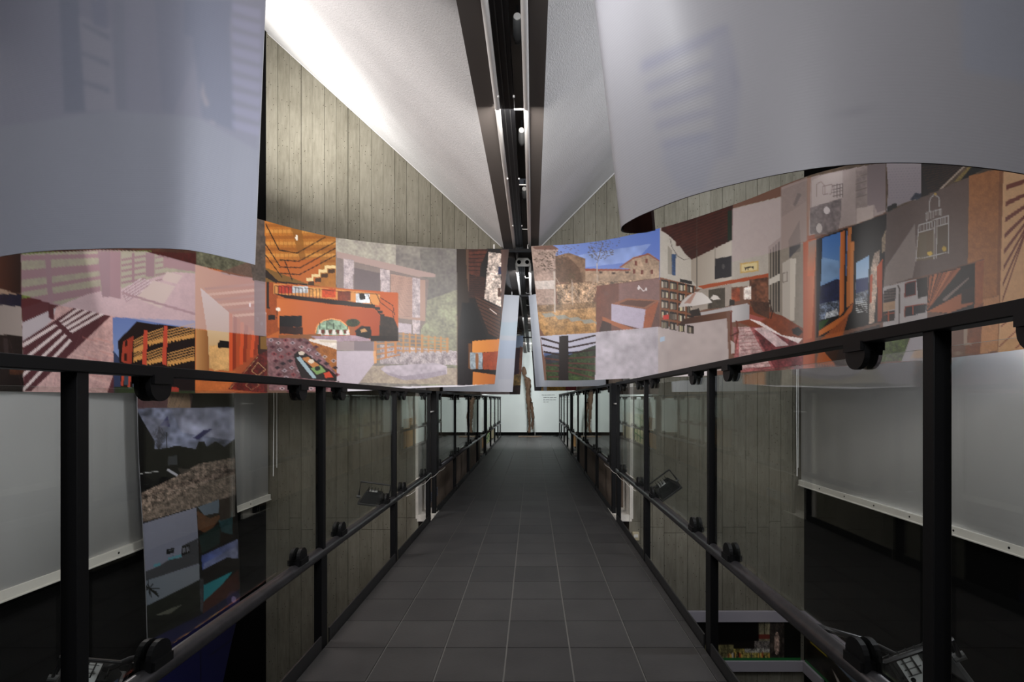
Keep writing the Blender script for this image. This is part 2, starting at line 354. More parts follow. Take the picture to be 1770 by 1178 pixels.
railing(.712,RT,RM,[9.35,10.5,11.6,12.7,13.6],9.30,13.62,'far right black glass railing nearest the carved figure',1,(9.35,))
for xc,l in ((-.868,'left'),(.712,'right')):
    top=LT if xc<0 else RT
    m=MB().tube([(xc,4.25,top-.18),(xc,4.50,top-.18)],.007,10).build('tie_rod',M_tubew,None,smooth=True)
    tag(m,'short pale metal rod joining the two halves of the '+l+' railing','rod')

# ------------------------------------------------------------------ painting machinery for the prints
_noise={}
def vnoise(h,w,cell,seed=0):
    k=(h,w,cell,seed)
    if k in _noise: return _noise[k]
    r=np.random.default_rng(seed+int(cell*10)); gh=int(h/cell)+3; gw=int(w/cell)+3; g=r.random((gh,gw))
    y=np.arange(h)/cell; x=np.arange(w)/cell; yi=y.astype(int); xi=x.astype(int); fy=(y-yi)[:,None]; fx=(x-xi)[None]
    a=g[yi][:,xi]; b=g[yi][:,xi+1]; c=g[yi+1][:,xi]; d=g[yi+1][:,xi+1]
    v=(a*(1-fx)+b*fx)*(1-fy)+(c*(1-fx)+d*fx)*fy
    _noise[k]=v; return v
def rgb(h): return np.array([((h>>s)&255)/255 for s in (16,8,0)])
class Cv:
    def __init__(s,x0,y0,x1,y1,bg=0x888888,k=2):
        s.x0,s.y0,s.k=x0,y0,k; s.w=int((x1-x0)*k); s.h=int((y1-y0)*k); s.a=np.zeros((s.h,s.w,3))+rgb(bg); s.T(0,0,1)
    def T(s,ox,oy,sc): s.ox,s.oy,s.sc=ox,oy,sc
    def m(s,p): return [((x/s.sc+s.ox-s.x0)*s.k,(y/s.sc+s.oy-s.y0)*s.k) for x,y in p]
    def mask(s,pts):
        p=s.m(pts); xs=[q[0] for q in p]; ys=[q[1] for q in p]
        X0=max(0,int(min(xs))-1); X1=min(s.w,int(max(xs))+2); Y0=max(0,int(min(ys))-1); Y1=min(s.h,int(max(ys))+2)
        if X1<=X0 or Y1<=Y0: return None
        X,Y=np.meshgrid(np.arange(X0,X1)+.5,np.arange(Y0,Y1)+.5); ins=np.zeros(X.shape,bool)
        for i in range(len(p)):
            (ax,ay),(bx,by)=p[i],p[i-1]
            if ay==by: continue
            c=((ay>Y)!=(by>Y))&(X<(bx-ax)*(Y-ay)/(by-ay)+ax); ins^=c
        return X0,X1,Y0,Y1,ins,X,Y
    def P(s,col,pts,a=1,n=0,cell=3,seed=1,g=None,n2=0):
        """fill; g=(col2,'x'|'y') gradient; n noise amount"""
        r=s.mask(pts)
        if r is None: return
        X0,X1,Y0,Y1,ins,X,Y=r; c=np.zeros(X.shape+(3,))+(rgb(col) if not isinstance(col,np.ndarray) else col)
        if g:
            q=X if g[1]=='x' else Y; t=((q-q.min())/(max(1,q.max()-q.min())))[...,None]; c=c*(1-t)+rgb(g[0])*t
        if n:
            v=vnoise(s.h,s.w,cell,seed)[Y0:Y1,X0:X1]; v2=vnoise(s.h,s.w,cell*3.7,seed+9)[Y0:Y1,X0:X1]
            c=c*(1+n*((v+v2)-1))[...,None]*1.0
        if n2:
            v=vnoise(s.h,s.w,2.2,seed+5)[Y0:Y1,X0:X1]; c=c+n2*(v-.5)[...,None]
        A=(ins*a)[...,None]; s.a[Y0:Y1,X0:X1]=s.a[Y0:Y1,X0:X1]*(1-A)+np.clip(c,0,1)*A
    def R(s,col,x0,y0,x1,y1,**k): s.P(col,[(x0,y0),(x1,y0),(x1,y1),(x0,y1)],**k)
    def Ln(s,col,w,*pts,a=1):
        for (x0,y0),(x1,y1) in zip(pts,pts[1:]):
            d=math.hypot(x1-x0,y1-y0) or 1; nx,ny=-(y1-y0)/d*w/2,(x1-x0)/d*w/2
            s.P(col,[(x0+nx,y0+ny),(x1+nx,y1+ny),(x1-nx,y1-ny),(x0-nx,y0-ny)],a=a)
    def E(s,col,cx,cy,rx,ry,a=1,**k):
        s.P(col,[(cx+rx*math.cos(t*math.pi/10),cy+ry*math.sin(t*math.pi/10)) for t in range(20)],a=a,**k)
    def S(s,px,py):
        x=np.clip((px-s.x0)*s.k-.5,0,s.w-1.01); y=np.clip((py-s.y0)*s.k-.5,0,s.h-1.01); xi=x.astype(int); yi=y.astype(int); fx=(x-xi)[...,None]; fy=(y-yi)[...,None]
        A=s.a; c=(A[yi,xi]*(1-fx)+A[yi,xi+1]*fx)*(1-fy)+(A[yi+1,xi]*(1-fx)+A[yi+1,xi+1]*fx)*fy
        return np.where(c<=.04045,c/12.92,((c+.055)/1.055)**2.4)
def lerp_quad(q,u,v): # q: tl,tr,br,bl
    (ax,ay),(bx,by),(cx,cy),(dx,dy)=q
    return ((ax*(1-u)+bx*u)*(1-v)+(dx*(1-u)+cx*u)*v,(ay*(1-u)+by*u)*(1-v)+(dy*(1-u)+cy*u)*v)

# ---- left mural -----------------------------------------------------------
K=Cv(-40,100,900,700,0x6a5040)
K.T(0,380,3.68)
K.P(0x4a2e22,[(-150,-1000),(1700,-1000),(1700,400),(-150,400)],n=.3,cell=12)
for i in range(9): K.P(0x7a5a44 if i%2 else 0x3a2a2a,[(-150+i*210,-1000),(20+i*210,-1000),(40+i*210,100),(-130+i*210,100)],n=.2)
# A
K.P(0x6b3520,[(-150,150),(135,215),(135,470),(-150,420)],g=(0x2e1a12,'x'))
K.P(0x9d8672,[(-150,420),(0,438),(135,475),(-150,475)])
K.P(0x191b33,[(-150,465),(137,474),(137,552),(-150,525)],n=.2)
K.P(0x8d8580,[(-150,525),(137,552),(142,738),(-150,715)],g=(0xa0958e,'x'))
K.P(0x1d1614,[(-150,715),(142,738),(152,1100),(-150,1100)],n=.4,cell=10)
K.P(0x3a3030,[(20,750),(50,750),(60,900),(30,900)]); K.P(0x4a2c1c,[(60,900),(150,900),(150,980),(60,980)],n=.4)
# B deck
B=[(135,205),(950,195),(1250,283),(1250,640),(718,625),(728,1105),(152,1100)]
K.P(0x6f8040,B,n=.25,cell=6)
for k,(ya,yb,w) in enumerate(((225,215,34),(318,280,62),(430,355,30),(500,420,60))):
    K.P(0x5e2b2e,[(135,ya),(640,yb),(640,yb+w*.7),(135,ya+w)])
K.P(0xc9a9a6,[(140,640),(560,470),(800,420),(1100,330),(1250,340),(1250,640),(718,625),(728,1105),(152,1100)],n=.12,cell=4,g=(0xb8908a,'x'))
K.P(0xb9b0b4,[(140,640),(360,555),(330,640),(145,800)])
K.P(0x61353a,[(137,560),(275,518),(390,535),(350,560),(145,652)])
K.P(0x5b2f33,[(285,215),(320,215),(345,632),(312,625)])
K.P(0x5b3338,[(145,770),(470,560),(705,610),(195,1092),(152,1092)])
for i in range(4):
    a=[(360+i*42,640-0+i*27),(470+i*52,570+i*9),(482+i*52,572+i*9),(378+i*42,652+i*27)]
    K.P(0xd4c6c4,[(365+i*25,640+i*22),(490+i*50,562+i*10),(520+i*50,566+i*10),(385+i*25,652+i*22)])
    K.P(0xd4c6c4,[(145,785+i*95),(350+i*30,660+i*32),(368+i*30,672+i*32),(145,812+i*95)])
K.P(0x5b3338,[(330,650),(470,560),(480,566),(350,664)])
K.P(0x5b3338,[(350,648),(372,640),(470,735),(448,742)])
for i in range(14): K.Ln(0x8f6468,2.5,(150+i*45,1100),(60+i*80+i*i*3,760-i*22),a=.35)
for i in range(26):
    x=430+random.random()*270; y=720+random.random()*360
    K.P(random.choice((0xc88a80,0xdcb0a4,0xe6c4bc,0xb97a74)),[(x,y),(x+100,y+30),(x+104,y+40),(x,y+12)],a=.35)
K.P(0x60353c,[(680,1105),(735,940),(728,1105)],n=.1)
# columns, far slats, sun squares
K.P(0x4d2a2c,[(622,200),(770,200),(770,490),(650,490)]); K.P(0x623334,[(700,200),(770,200),(770,500),(700,490)])
K.P(0x7b8b50,[(775,215),(925,205),(925,350),(775,440)]); K.P(0x7b8b50,[(988,215),(1060,225),(1060,300),(988,350)])
for y in (240,275,310,350,385): K.Ln(0x5a2c2c,14,(772,y+15),(925,y-12)); K.Ln(0x5a2c2c,9,(988,y),(1060,y-12))
K.Ln(0x5a2c2c,16,(845,210),(845,400)); K.P(0x552c2c,[(925,205),(985,215),(985,360),(925,360)]); K.P(0x6d3b36,[(1040,225),(1250,285),(1250,330),(1040,300)])
for i in range(5): K.Ln(0xe0d2cc,9,(775+i*8,455+i*14),(900+i*24,372+i*6)); K.Ln(0x6a3e40,7,(770+i*8,462+i*14),(905+i*24,376+i*6))
K.P(0xcdbb9a,[(1060,330),(1165,352),(1125,405),(1030,380)]); K.P(0xcdbb9a,[(975,385),(1115,420),(1025,562),(860,495)])
K.Ln(0x7a4c4a,14,(780,465),(1250,600)); 
# C building
K.P(0x6176a8,[(716,618),(1240,640),(1240,1100),(728,1100)],g=(0x8ea3c4,'y'))
K.P(0x33405e,[(720,830),(770,890),(775,1100),(726,1100)]); K.P(0x2c3a1e,[(728,1060),(1240,1085),(1240,1102),(728,1102)],n=.3)
K.P(0x1a1010,[(750,768),(870,648),(1240,690),(1240,1090),(770,1060)])
K.P(0xa33f28,[(783,775),(850,735),(835,925),(770,900)],g=(0x8e3420,'x'))
for x in (800,): 
    K.P(0x33160f,[(x-5,770),(x+12,762),(x+12,800),(x-5,806)]); K.P(0x33160f,[(x-8,850),(x+8,845),(x+8,895),(x-8,898)])
for x0,x1,y0,y1 in ((850,915,745,905),(935,1040,700,925),(1065,1235,680,930)):
    for fl in (0,1):
        yy=(y0+75 if fl==0 else y1-28)
        for r in range(4): K.Ln(0xb98a4c,7,(x0,yy-0-r*17),(x1,yy-24-r*17-(x1-x0)*.12))
        K.P(0xc08d48,[(x0,yy+4),(x1,yy-18-(x1-x0)*.1),(x1,yy+10-(x1-x0)*.1),(x0,yy+30)])
        for q in range(int((x1-x0)/20)): K.R(0x120c0a,x0+q*20+4,yy+16-q*3,x0+q*20+13,yy+30-q*3)
for x,y0 in ((925,700),(1052,672)): K.P(0xb2452c,[(x-10,y0),(x+16,y0),(x+6,925),(x-22,915)])
K.P(0xb2452c,[(775,955),(790,955),(785,1055),(768,1050)]); K.P(0xb2452c,[(820,960),(836,960),(828,1065),(812,1060)]); K.R(0x3c4a58,790,975,815,1050); K.R(0x4c5a68,845,980,880,1060); K.P(0xb2452c,[(885,960),(900,965),(910,1080),(890,1070)])
K.P(0x9c3526,[(1070,1060),(1135,1065),(1135,1092),(1070,1088)])
# D bedroom corridor
K.P(0xc27a3e,[(1240,285),(1692,380),(1700,1102),(1240,1100)],g=(0x8d3a1c,'x'))
for i in range(6): K.P(0xd79a6a if i%2 else 0x9a5a38,[(1300+i*20,430+i*36),(1692,392+i*38),(1692,410+i*38),(1310+i*20,445+i*36)])
K.P(0xb98a52,[(1245,690),(1330,710),(1330,1075),(1250,1090)],g=(0x8a5a2e,'x'))
K.P(0xd8cdbc,[(1275,430),(1460,590),(1460,960),(1330,945),(1325,760)],g=(0xb58d55,'y'))
K.P(0xc99e62,[(1330,800),(1455,790),(1455,940),(1365,960),(1335,920)],n=.12); K.P(0x15120f,[(1383,790),(1400,765),(1455,772),(1455,815),(1385,812)])
for i in range(9): K.P((0xc4501c,0x8a3414,0xa84a1e)[i%3],[(1460+i*24,590+i*18),(1482+i*24,600+i*18),(1478+i*22,960-i*14),(1456+i*22,970-i*16)])
K.P(0x3a2014,[(1645,720),(1700,730),(1700,880),(1640,850)]); K.P(0x7c5a20,[(1655,740),(1700,740),(1700,820),(1655,820)])
K.P(0xb5642a,[(1240,1000),(1340,965),(1500,960),(1460,1070),(1240,1100)],n=.1)
K.P(0x5e1d14,[(1640,860),(1700,830),(1700,1100),(1450,1075)],n=.5,cell=5)
K.Ln(0xb08a60,4,(1600,960),(1640,905),(1690,950),(1640,990),(1600,960)); K.Ln(0xb08a60,3,(1465,1070),(1640,870)); K.Ln(0x9a7050,3,(1560,1050),(1610,1010),(1650,1050),(1600,1080),(1560,1050))
# E top wedge
K.P(0x4a1e1a,[(930,200),(1250,212),(1250,285),(1050,240)],n=.2)
K.P(0x5a5a48,[(1250,150),(1692,150),(1692,380),(1250,285)],n=.45,cell=5); K.P(0x6d5348,[(1400,330),(1692,225),(1692,385),(1420,345)],a=.8,n=.15)
# pale band
K.P(0xb9a9b2,[(133,218),(640,190),(930,200),(1250,285),(1460,345),(1692,382),(1692,738),(1250,692),(950,645),(720,610),(350,540),(135,472)],a=.66)
for q in ((1590,540),(1640,630),(1665,660)): K.E(0xd8ccd0,q[0],q[1],7,14)
K.T(440,370,3.68)
# H faded stone house
Hq=[(518,150),(1288,200),(1288,1095),(525,1100),(525,865),(520,480)]
K.P(0x5a6048,Hq,n=.5,cell=7)
K.P(0x8a9070,[(518,150),(900,190),(900,330),(518,240)],n=.4,cell=5); K.P(0x3c4430,[(1050,220),(1288,215),(1288,700),(1080,560)],n=.55,cell=6)
K.P(0x6a7a48,[(1060,560),(1288,480),(1288,1095),(1060,1095)],n=.5,cell=5)
K.P(0x9a8068,[(520,235),(1150,380),(1150,400),(1000,400),(520,300)]); K.P(0x58503c,[(520,275),(1110,415),(1085,690),(1040,760),(520,740)],n=.15)
for x0,x1,y0,y1 in ((565,632,280,490),(800,862,345,505),(1003,1055,400,760)): K.P(0xa8a098,[(x0,y0),(x1,y0+12),(x1-4,y1),(x0+3,y1)],n=.5,cell=3)
K.P(0x2e2a22,[(632,340),(800,375),(800,500),(632,480)],n=.1); K.P(0xb0825a,[(865,380),(1003,405),(1003,660),(912,650),(865,500)])
for i in range(30): K.Ln(0x5a3c26,3,(865,392+i*9),(1003,410+i*8.6),a=.8)
K.P(0x9a7450,[(1055,420),(1088,420),(1088,680),(912,660),(912,645),(1055,660)])
K.P(0x9c9890,[(800,830),(1288,870),(1288,960),(800,950)],n=.6,cell=3); K.P(0xb8b0b0,[(912,690),(1000,700),(1000,760),(912,750)],n=.15)
K.P(0x8a7a70,[(525,805),(760,810),(760,866),(525,866)],a=.9); K.P(0x4a4444,[(635,806),(757,808),(757,866),(635,866)],a=.8)
K.P(0x9a9068,[(700,960),(1288,980),(1288,1085),(640,1070)],n=.35,cell=4)
K.P(0xb8b4b8,[(800,985),(830,965),(1150,945),(1225,965),(1225,1015),(1090,1045),(950,1055),(850,1020)],n=.3,cell=8); K.P(0x807c84,[(820,1000),(940,1030),(1090,1010),(1220,990),(1220,1018),(1090,1047),(950,1057),(850,1022)],a=.7,n=.3)
K.P(0xc2bcc2,[(525,868),(760,868),(760,950),(690,1040),(660,1080),(525,1080)],n=.06)
K.P(0xaf9faa,Hq,a=.50)
for x in (940,980,1020,1060,1100,1140,1180,1220): K.P(0xb88858,[(x,750+(x-940)*.12),(x+12,750+(x-940)*.12),(x+12,880),(x,880)],a=.85)
for i in range(5): K.Ln(0xb88858,7,(918,760+i*27),(1235,795+i*18),a=.75)
for x in (768,835,895): K.P(0xb88050,[(x-7,808),(x+8,808),(x+8,948-(x-768)*.5),(x-7,950-(x-768)*.5)],a=.95)
for i in range(4): K.Ln(0xb88050,9,(768,825+i*34),(925,808+i*28),a=.85)
K.P(0xd8a878,[(755,868),(770,868),(778,945),(760,948)],a=.8)
K.P(0xcfcbd1,[(520,1088),(800,1100),(1290,1085),(1290,1140),(520,1140)])
K.P(0x77685f,[(525,803),(760,808),(760,812),(525,807)],a=.5)
# F stairs
K.T(440,370,3.68)
K.P(0x5a5048,[(-100,-200),(68,-200),(68,450),(-10,420)],n=.25,cell=6); K.P(0x8b7d80,[(0,420),(70,430),(72,775),(0,770)],a=.9)
K.P(0xb8721e,[(66,20),(516,20),(520,485),(70,430)],g=(0xa06a24,'x'),n=.08)
for i in range(7):
    K.P(0xd6a050 if i%2 else 0x8a5216,[(70,60+i*38),(516,20+i*38+40),(516,40+i*38+40),(70,82+i*38)],a=.55)
K.P(0x8c5c1c,[(225,60),(300,90),(330,320),(300,330)],a=.8)
for i in range(16): K.Ln(0x94601e,3,(90+i*28,60),(110+i*27,300),a=.5)
K.P(0xb4611a,[(160,300),(330,290),(420,270),(420,440),(160,430)],a=.85); K.P(0x7c5a22,[(70,340),(330,440),(520,480),(330,455),(70,430)])
for a,b in (((70,60),(155,225)),((70,190),(160,330)),((155,228),(270,247)),((270,247),(450,145)),((160,290),(280,300)),((280,300),(516,175)),((150,335),(290,340)),((290,340),(516,215)),((165,375),(285,384)),((285,384),(516,262)),((190,290),(240,420)),((70,260),(175,400))):
    K.Ln(0x1c1410,6,a,b)
st=[(330,425),(375,425),(375,400),(420,400),(420,372),(462,372),(462,345),(516,345),(516,325),(448,325),(448,352),(408,352),(408,380),(362,380),(362,405),(330,405)]
K.P(0xd9c28c,st)
for x,y in ((340,430),(385,408),(425,380),(470,352)): K.P(0x4a3014,[(x,y),(x+40,y-4),(x+40,y+22),(x,y+24)])
K.P(0x2a1c12,[(68,348),(150,425),(335,445),(335,455),(140,440),(68,400)]); K.E(0xe8e0d0,268,150,8,18); K.Ln(0x555555,3,(268,165),(268,190))
# G loft
K.P(0xb8641e,[(70,430),(912,500),(912,808),(75,790)],g=(0xb4571c,'x'))
K.P(0x9a4c16,[(75,430),(140,440),(160,740),(75,780)],n=.1)
K.P(0xc98a44,[(120,440),(520,475),(800,505),(790,580),(520,540),(120,505)])
for c,q in ((0xa8361c,(150,450,240,505)),(0xb8bcc0,(240,458,342,500)),(0xd79b4c,(345,470,425,520)),(0xc24a14,(430,475,515,530)),(0x7a3416,(530,490,612,550)),(0xc8ccd0,(645,505,735,565))):
    K.R(c,*q,n=.25,cell=4)
K.P(0x1b120e,[(665,505),(700,505),(705,540),(670,545)]); 
K.P(0x2a1a12,[(125,505),(520,545),(765,575),(765,600),(520,575),(200,535)])
for i in range(30): K.Ln(0x2f2018,2,(128+i*22,455+i*2.0),(128+i*22,508+i*2.6),a=.6)
K.Ln(0x2f2018,3,(125,455),(800,510),a=.8)
K.P(0xc8702c,[(140,535),(520,578),(765,605),(800,650),(800,780),(350,775),(150,720)],g=(0xa04414,'x'))
for i in range(8): K.P(0x2a1c14,[(765+i*17,590+i*22),(800+i*14,592+i*22),(800+i*14,608+i*22),(765+i*17,606+i*22)])
K.P(0x32251c,[(800,640),(885,660),(912,720),(912,806),(790,795)],n=.4,cell=6)
K.Ln(0x2a1a10,4,(720,505),(740,560),(800,640)); K.Ln(0x2a1a10,4,(775,505),(800,560),(880,620),(885,680)); K.Ln(0x2a1a10,4,(800,530),(880,580),(890,640))
K.R(0x1b1412,160,645,300,715,n=.1); K.P(0x3a1e12,[(160,712),(305,720),(305,765),(160,760)],n=.2); K.E(0xe6dccc,150,605,16,12); K.Ln(0x3a2a1a,4,(147,610),(140,660)); K.R(0x201410,85,640,130,672); K.P(0x2f2016,[(75,430),(90,430),(95,600),(75,600)])
K.P(0x88a088,[(390,770),(400,710),(440,680),(490,668),(545,680),(590,715),(610,768)],n=.4,cell=5)
K.Ln(0xe0a060,7,(385,755),(400,705),(440,675),(490,664),(545,675),(590,710),(612,765))
for x in (415,460,505,550,592): K.P(0xd8d2cc,[(x-14,768),(x-6,735),(x+6,735),(x+14,768)]); K.Ln(0x3c4a38,4,(x,690),(x,735)); 
for x in (435,482,530,575): K.P(0x6a3420,[(x-12,735),(x+12,735),(x+8,760),(x-8,760)])
K.E(0x37402a,625,690,45,25,n=.5); K.R(0x9a5a30,608,715,636,765)
K.P(0x151210,[(640,740),(680,710),(735,715),(745,750),(735,790),(650,790)],n=.2); K.P(0xb88c58,[(670,735),(700,725),(720,745),(680,752)])
K.P(0x8a5a30,[(150,770),(420,760),(430,790),(150,800)]); K.P(0xa08a94,[(350,775),(640,770),(780,805),(430,808)],n=.15); K.P(0x23160f,[(740,770),(912,775),(912,806),(740,806)],n=.3)
K.P(0xd9d0c6,[(345,793),(520,800),(525,862),(430,858),(410,830),(345,812)],n=.1); K.P(0xc9bca8,[(410,800),(525,805),(525,820),(420,815)])
# floor + rug
K.P(0x9a6026,[(330,800),(525,860),(525,1020),(470,960)],n=.2)
K.P(0x7d5a5c,[(75,785),(330,790),(525,1015),(525,1126),(95,1120)],n=.35,cell=5)
for i in range(9):
    for j in range(8):
        x=85+i*46+j*10; y=800+j*44+(i%2)*18
        if x>180+j*60+150 or x>520: continue
        c=random.choice((0xa89aa0,0x5a2630,0x2c2026,0x8a3c40,0xb8a8a8))
        K.P(c,[(x,y),(x+20,y-13),(x+40,y),(x+20,y+13)],a=.8); K.P(0x2a1c22,[(x+12,y),(x+20,y-6),(x+28,y),(x+20,y+6)],a=.8)
K.P(0x241814,[(250,890),(280,868),(320,880),(525,1025),(525,1060),(400,1052),(300,1042),(262,950)])
K.E(0xcfc2b0,298,884,20,12); K.P(0x9ab0b8,[(265,912),(290,905),(395,1040),(370,1044)]); K.P(0xb87838,[(300,915),(340,905),(415,960),(370,975)]); K.P(0x7a9a58,[(355,980),(420,960),(455,1000),(395,1020)]); K.E(0x1c2418,400,980,18,14); K.P(0xc4441c,[(440,1010),(475,1000),(500,1035),(450,1042)]); K.E(0xd8ccb8,360,935,18,14)
# I dark corridor
K.P(0x17100e,[(1286,210),(1660,215),(1660,808),(1290,805)],n=.2)
K.P(0x2e2218,[(1286,215),(1360,215),(1365,560),(1320,570),(1290,790)]); K.P(0x5a4030,[(1345,225),(1362,225),(1364,520),(1350,400)])
K.P(0x50281a,[(1362,222),(1485,222),(1440,320),(1430,400),(1365,380)],n=.3); 
for i in range(6): K.Ln(0x2a140c,6,(1362,235+i*24),(1480-i*8,228+i*26))
K.P(0x3a1e14,[(1365,390),(1470,400),(1465,540),(1365,530)],n=.2)
for i in range(10): K.Ln(0x1c0e0a,3,(1365,400+i*14),(1468,405+i*14))
K.P(0xa89a90,[(1490,240),(1568,250),(1568,590),(1462,540),(1475,400)],n=.7,cell=3)
K.R(0x22284a,1550,335,1572,380); K.R(0x4a2a18,1548,470,1566,525)
K.P(0x4a2c1c,[(1400,520),(1565,600),(1560,790),(1490,760),(1420,580)],n=.15)
for i in range(9): K.Ln(0x180e0a,5,(1410+i*4,540+i*24),(1562,612+i*24))
K.Ln(0xd8c8c0,5,(1495,600),(1540,635))
K.P(0x5a4038,[(1568,225),(1660,225),(1660,500),(1610,560),(1570,700)],g=(0x241812,'x')); K.P(0x0c0a0c,[(1320,560),(1400,570),(1480,795),(1310,795)])
# J lower right
K.P(0x1c1214,[(1290,800),(1385,805),(1385,1090),(1292,1090)],n=.25); K.P(0x6a4016,[(1360,820),(1385,820),(1385,990),(1360,980)])
K.P(0x120c0a,[(1380,800),(1570,792),(1545,1085),(1385,1088)])
K.P(0xcc8634,[(1385,806),(1568,792),(1566,870),(1385,884)],g=(0xb87024,'x')); K.P(0x88939a,[(1370,880),(1450,880),(1450,985),(1372,985)],n=.3); K.P(0x8a5a34,[(1405,885),(1425,885),(1425,985),(1405,985)])
K.P(0x92401a,[(1452,880),(1556,870),(1545,990),(1452,985)],n=.15); K.P(0x140d0b,[(1392,985),(1545,990),(1540,1022),(1392,1005)])
K.P(0xc0782e,[(1388,1000),(1536,1022),(1530,1078),(1388,1088)],g=(0xa85f20,'x'))
K.P(0xc9c5cb,[(1290,1088),(1560,1080),(1560,1130),(1290,1140)])
K1=K
# ---- right mural ----------------------------------------------------------
K=Cv(895,60,1830,700,0x705040)
K.T(900,370,3.54)
K.P(0x7f90c0,[(0,150),(865,-60),(865,400),(0,400)],g=(0x5a74b8,'x')); K.P(0x9fb0d4,[(350,250),(800,180),(700,290),(350,330)],a=.5,n=.3,cell=20)
K.P(0x9a8478,[(60,195),(190,185),(232,215),(215,240),(215,560),(95,560)],n=.25,cell=4); K.P(0x74564a,[(70,200),(190,186),(232,212),(190,218),(90,215)])
K.P(0x7d6450,[(215,255),(295,236),(395,272),(395,420),(215,420)],n=.25,cell=4); K.P(0x5a4436,[(215,270),(290,260),(360,330),(380,415),(215,415)],a=.6,n=.3)
K.P(0x98806a,[(395,345),(690,340),(850,390),(850,410),(395,412)],n=.25,cell=4); K.P(0x8a4c3a,[(395,333),(670,336),(670,346),(395,347)])
K.P(0xa08872,[(600,325),(690,262),(790,240),(850,285),(850,395),(670,395),(670,335)],n=.25,cell=4); K.P(0x8a5040,[(600,325),(690,265),(780,238),(850,282),(850,290),(780,248),(690,274),(612,328)])
for x,y in ((770,285),(705,300),(695,350),(742,355),(803,352)): K.R(0x6a2e22,x-6,y-13,x+6,y+13)
for x,y in ((490,355),(568,360),(650,355)): K.R(0x4a382e,x-10,y-6,x+10,y+6)
K.P(0x937a62,[(215,430),(400,415),(690,405),(690,460),(460,470),(440,560),(230,560)],n=.8,cell=3)
K.P(0xa88762,[(95,560),(460,540),(462,745),(150,750),(120,700)],n=.35,cell=3,g=(0x9a7440,'y'))
K.P(0x6d5a48,[(100,555),(462,535),(462,570),(100,600)],n=.4,a=.6)
for i in range(5): x=130+i*80; K.P(0x8e8a7e,[(x,608+i*13),(x+60,602+i*13),(x+90,622+i*13),(x+20,632+i*13)],n=.1)
for x,y0,y1 in ((205,350,600),(315,400,555),(468,300,420)): K.Ln(0xb0a498,9 if x<210 else 5,(x,y0),(x+(5 if x<210 else 2),y1))
for a,b in (((205,400),(165,560)),((210,380),(290,520)),((315,440),(265,530)),((315,430),(365,540)),((460,390),(390,535))): K.Ln(0xa08c7c,4,a,b)
K.P(0xb8aca4,[(80,410),(205,405),(205,455),(100,460)],n=.15)
def leafy(cx,cy,rx,ry,n,col,s=7):
    for i in range(n):
        t=random.random()*6.28; r=math.sqrt(random.random()); x=cx+rx*r*math.cos(t); y=cy+ry*r*math.sin(t); q=s*random.uniform(.5,1.1)
        K.P(col,[(x-q,y),(x,y-q*.7),(x+q,y+q*.2),(x,y+q*.7)],a=.8)
leafy(180,280,95,75,120,0x524438); leafy(490,215,85,75,150,0x5c5450,6); leafy(310,385,25,35,25,0x5a4c38); leafy(300,210,60,40,30,0x6a6060,5); leafy(560,150,60,50,30,0x5c5450,5)
K.Ln(0x6a5c50,4,(468,300),(500,180)); K.Ln(0x6a5c50,3,(475,270),(430,190))
# tub
K.P(0x704638,[(463,440),(850,388),(850,690),(463,720)],n=.12,g=(0x5f4038,'x')); K.P(0x876a68,[(600,425),(850,390),(850,540),(600,560)],a=.7,n=.08)
K.P(0x8c5a40,[(555,548),(650,515),(845,525),(765,580)]); K.P(0x5c3a2c,[(600,548),(655,525),(820,532),(755,570)]); K.P(0xa9a0b2,[(555,548),(765,582),(748,705),(555,655)],n=.05); K.P(0x93502c,[(765,582),(846,527),(800,690),(748,702)],n=.08); K.P(0x9c5c34,[(500,625),(556,650),(700,704),(640,712),(500,650)])
K.P(0x3a2018,[(500,650),(556,670),(556,716),(480,718)],n=.1); K.P(0x6c4a40,[(510,475),(537,472),(537,495),(510,497)]); K.Ln(0xd0c8c8,5,(720,435),(750,470),(770,460)); K.E(0xc8c0c0,722,452,7,12); K.E(0xc8c0c0,768,458,6,10)
# slatted pergola
K.P(0xa9a8b6,[(120,745),(460,725),(460,840),(140,860)]); K.P(0x4a5a80,[(140,850),(460,830),(460,885),(150,885)]); K.P(0x26301f,[(150,875),(300,860),(460,800),(460,1030),(160,1030)],n=.7,cell=4,g=(0x33441f,'y'))
K.P(0x2c3038,[(150,865),(235,850),(235,905),(155,915)],n=.3)
K.P(0x1e1210,[(235,745),(292,742),(292,1025),(232,1025)])
for i in range(7):
    K.Ln(0x2a1512 if i<3 else 0x523026,11,(125+i*7,758+i*42-i*i*.4),(236,800-10+i*34)); K.Ln(0x2a1512 if i<3 else 0x523026,10,(290,782+i*36-i*i),(460,740+i*44))
# pale quads
K.P(0xa7a1a9,[(460,722),(840,688),(840,1030),(455,1030)],n=.16,cell=14,n2=.03); K.P(0xa79c9a,[(840,690),(1262,635),(1272,870),(1272,950),(840,1000)],n=.07,cell=20)
K.P(0x9ab4cc,[(852,755),(882,745),(882,775),(852,782)],a=.8); K.P(0xd8d4d8,[(455,1010),(600,1012),(900,975),(1190,930),(1190,1020),(455,1060)],a=.9)
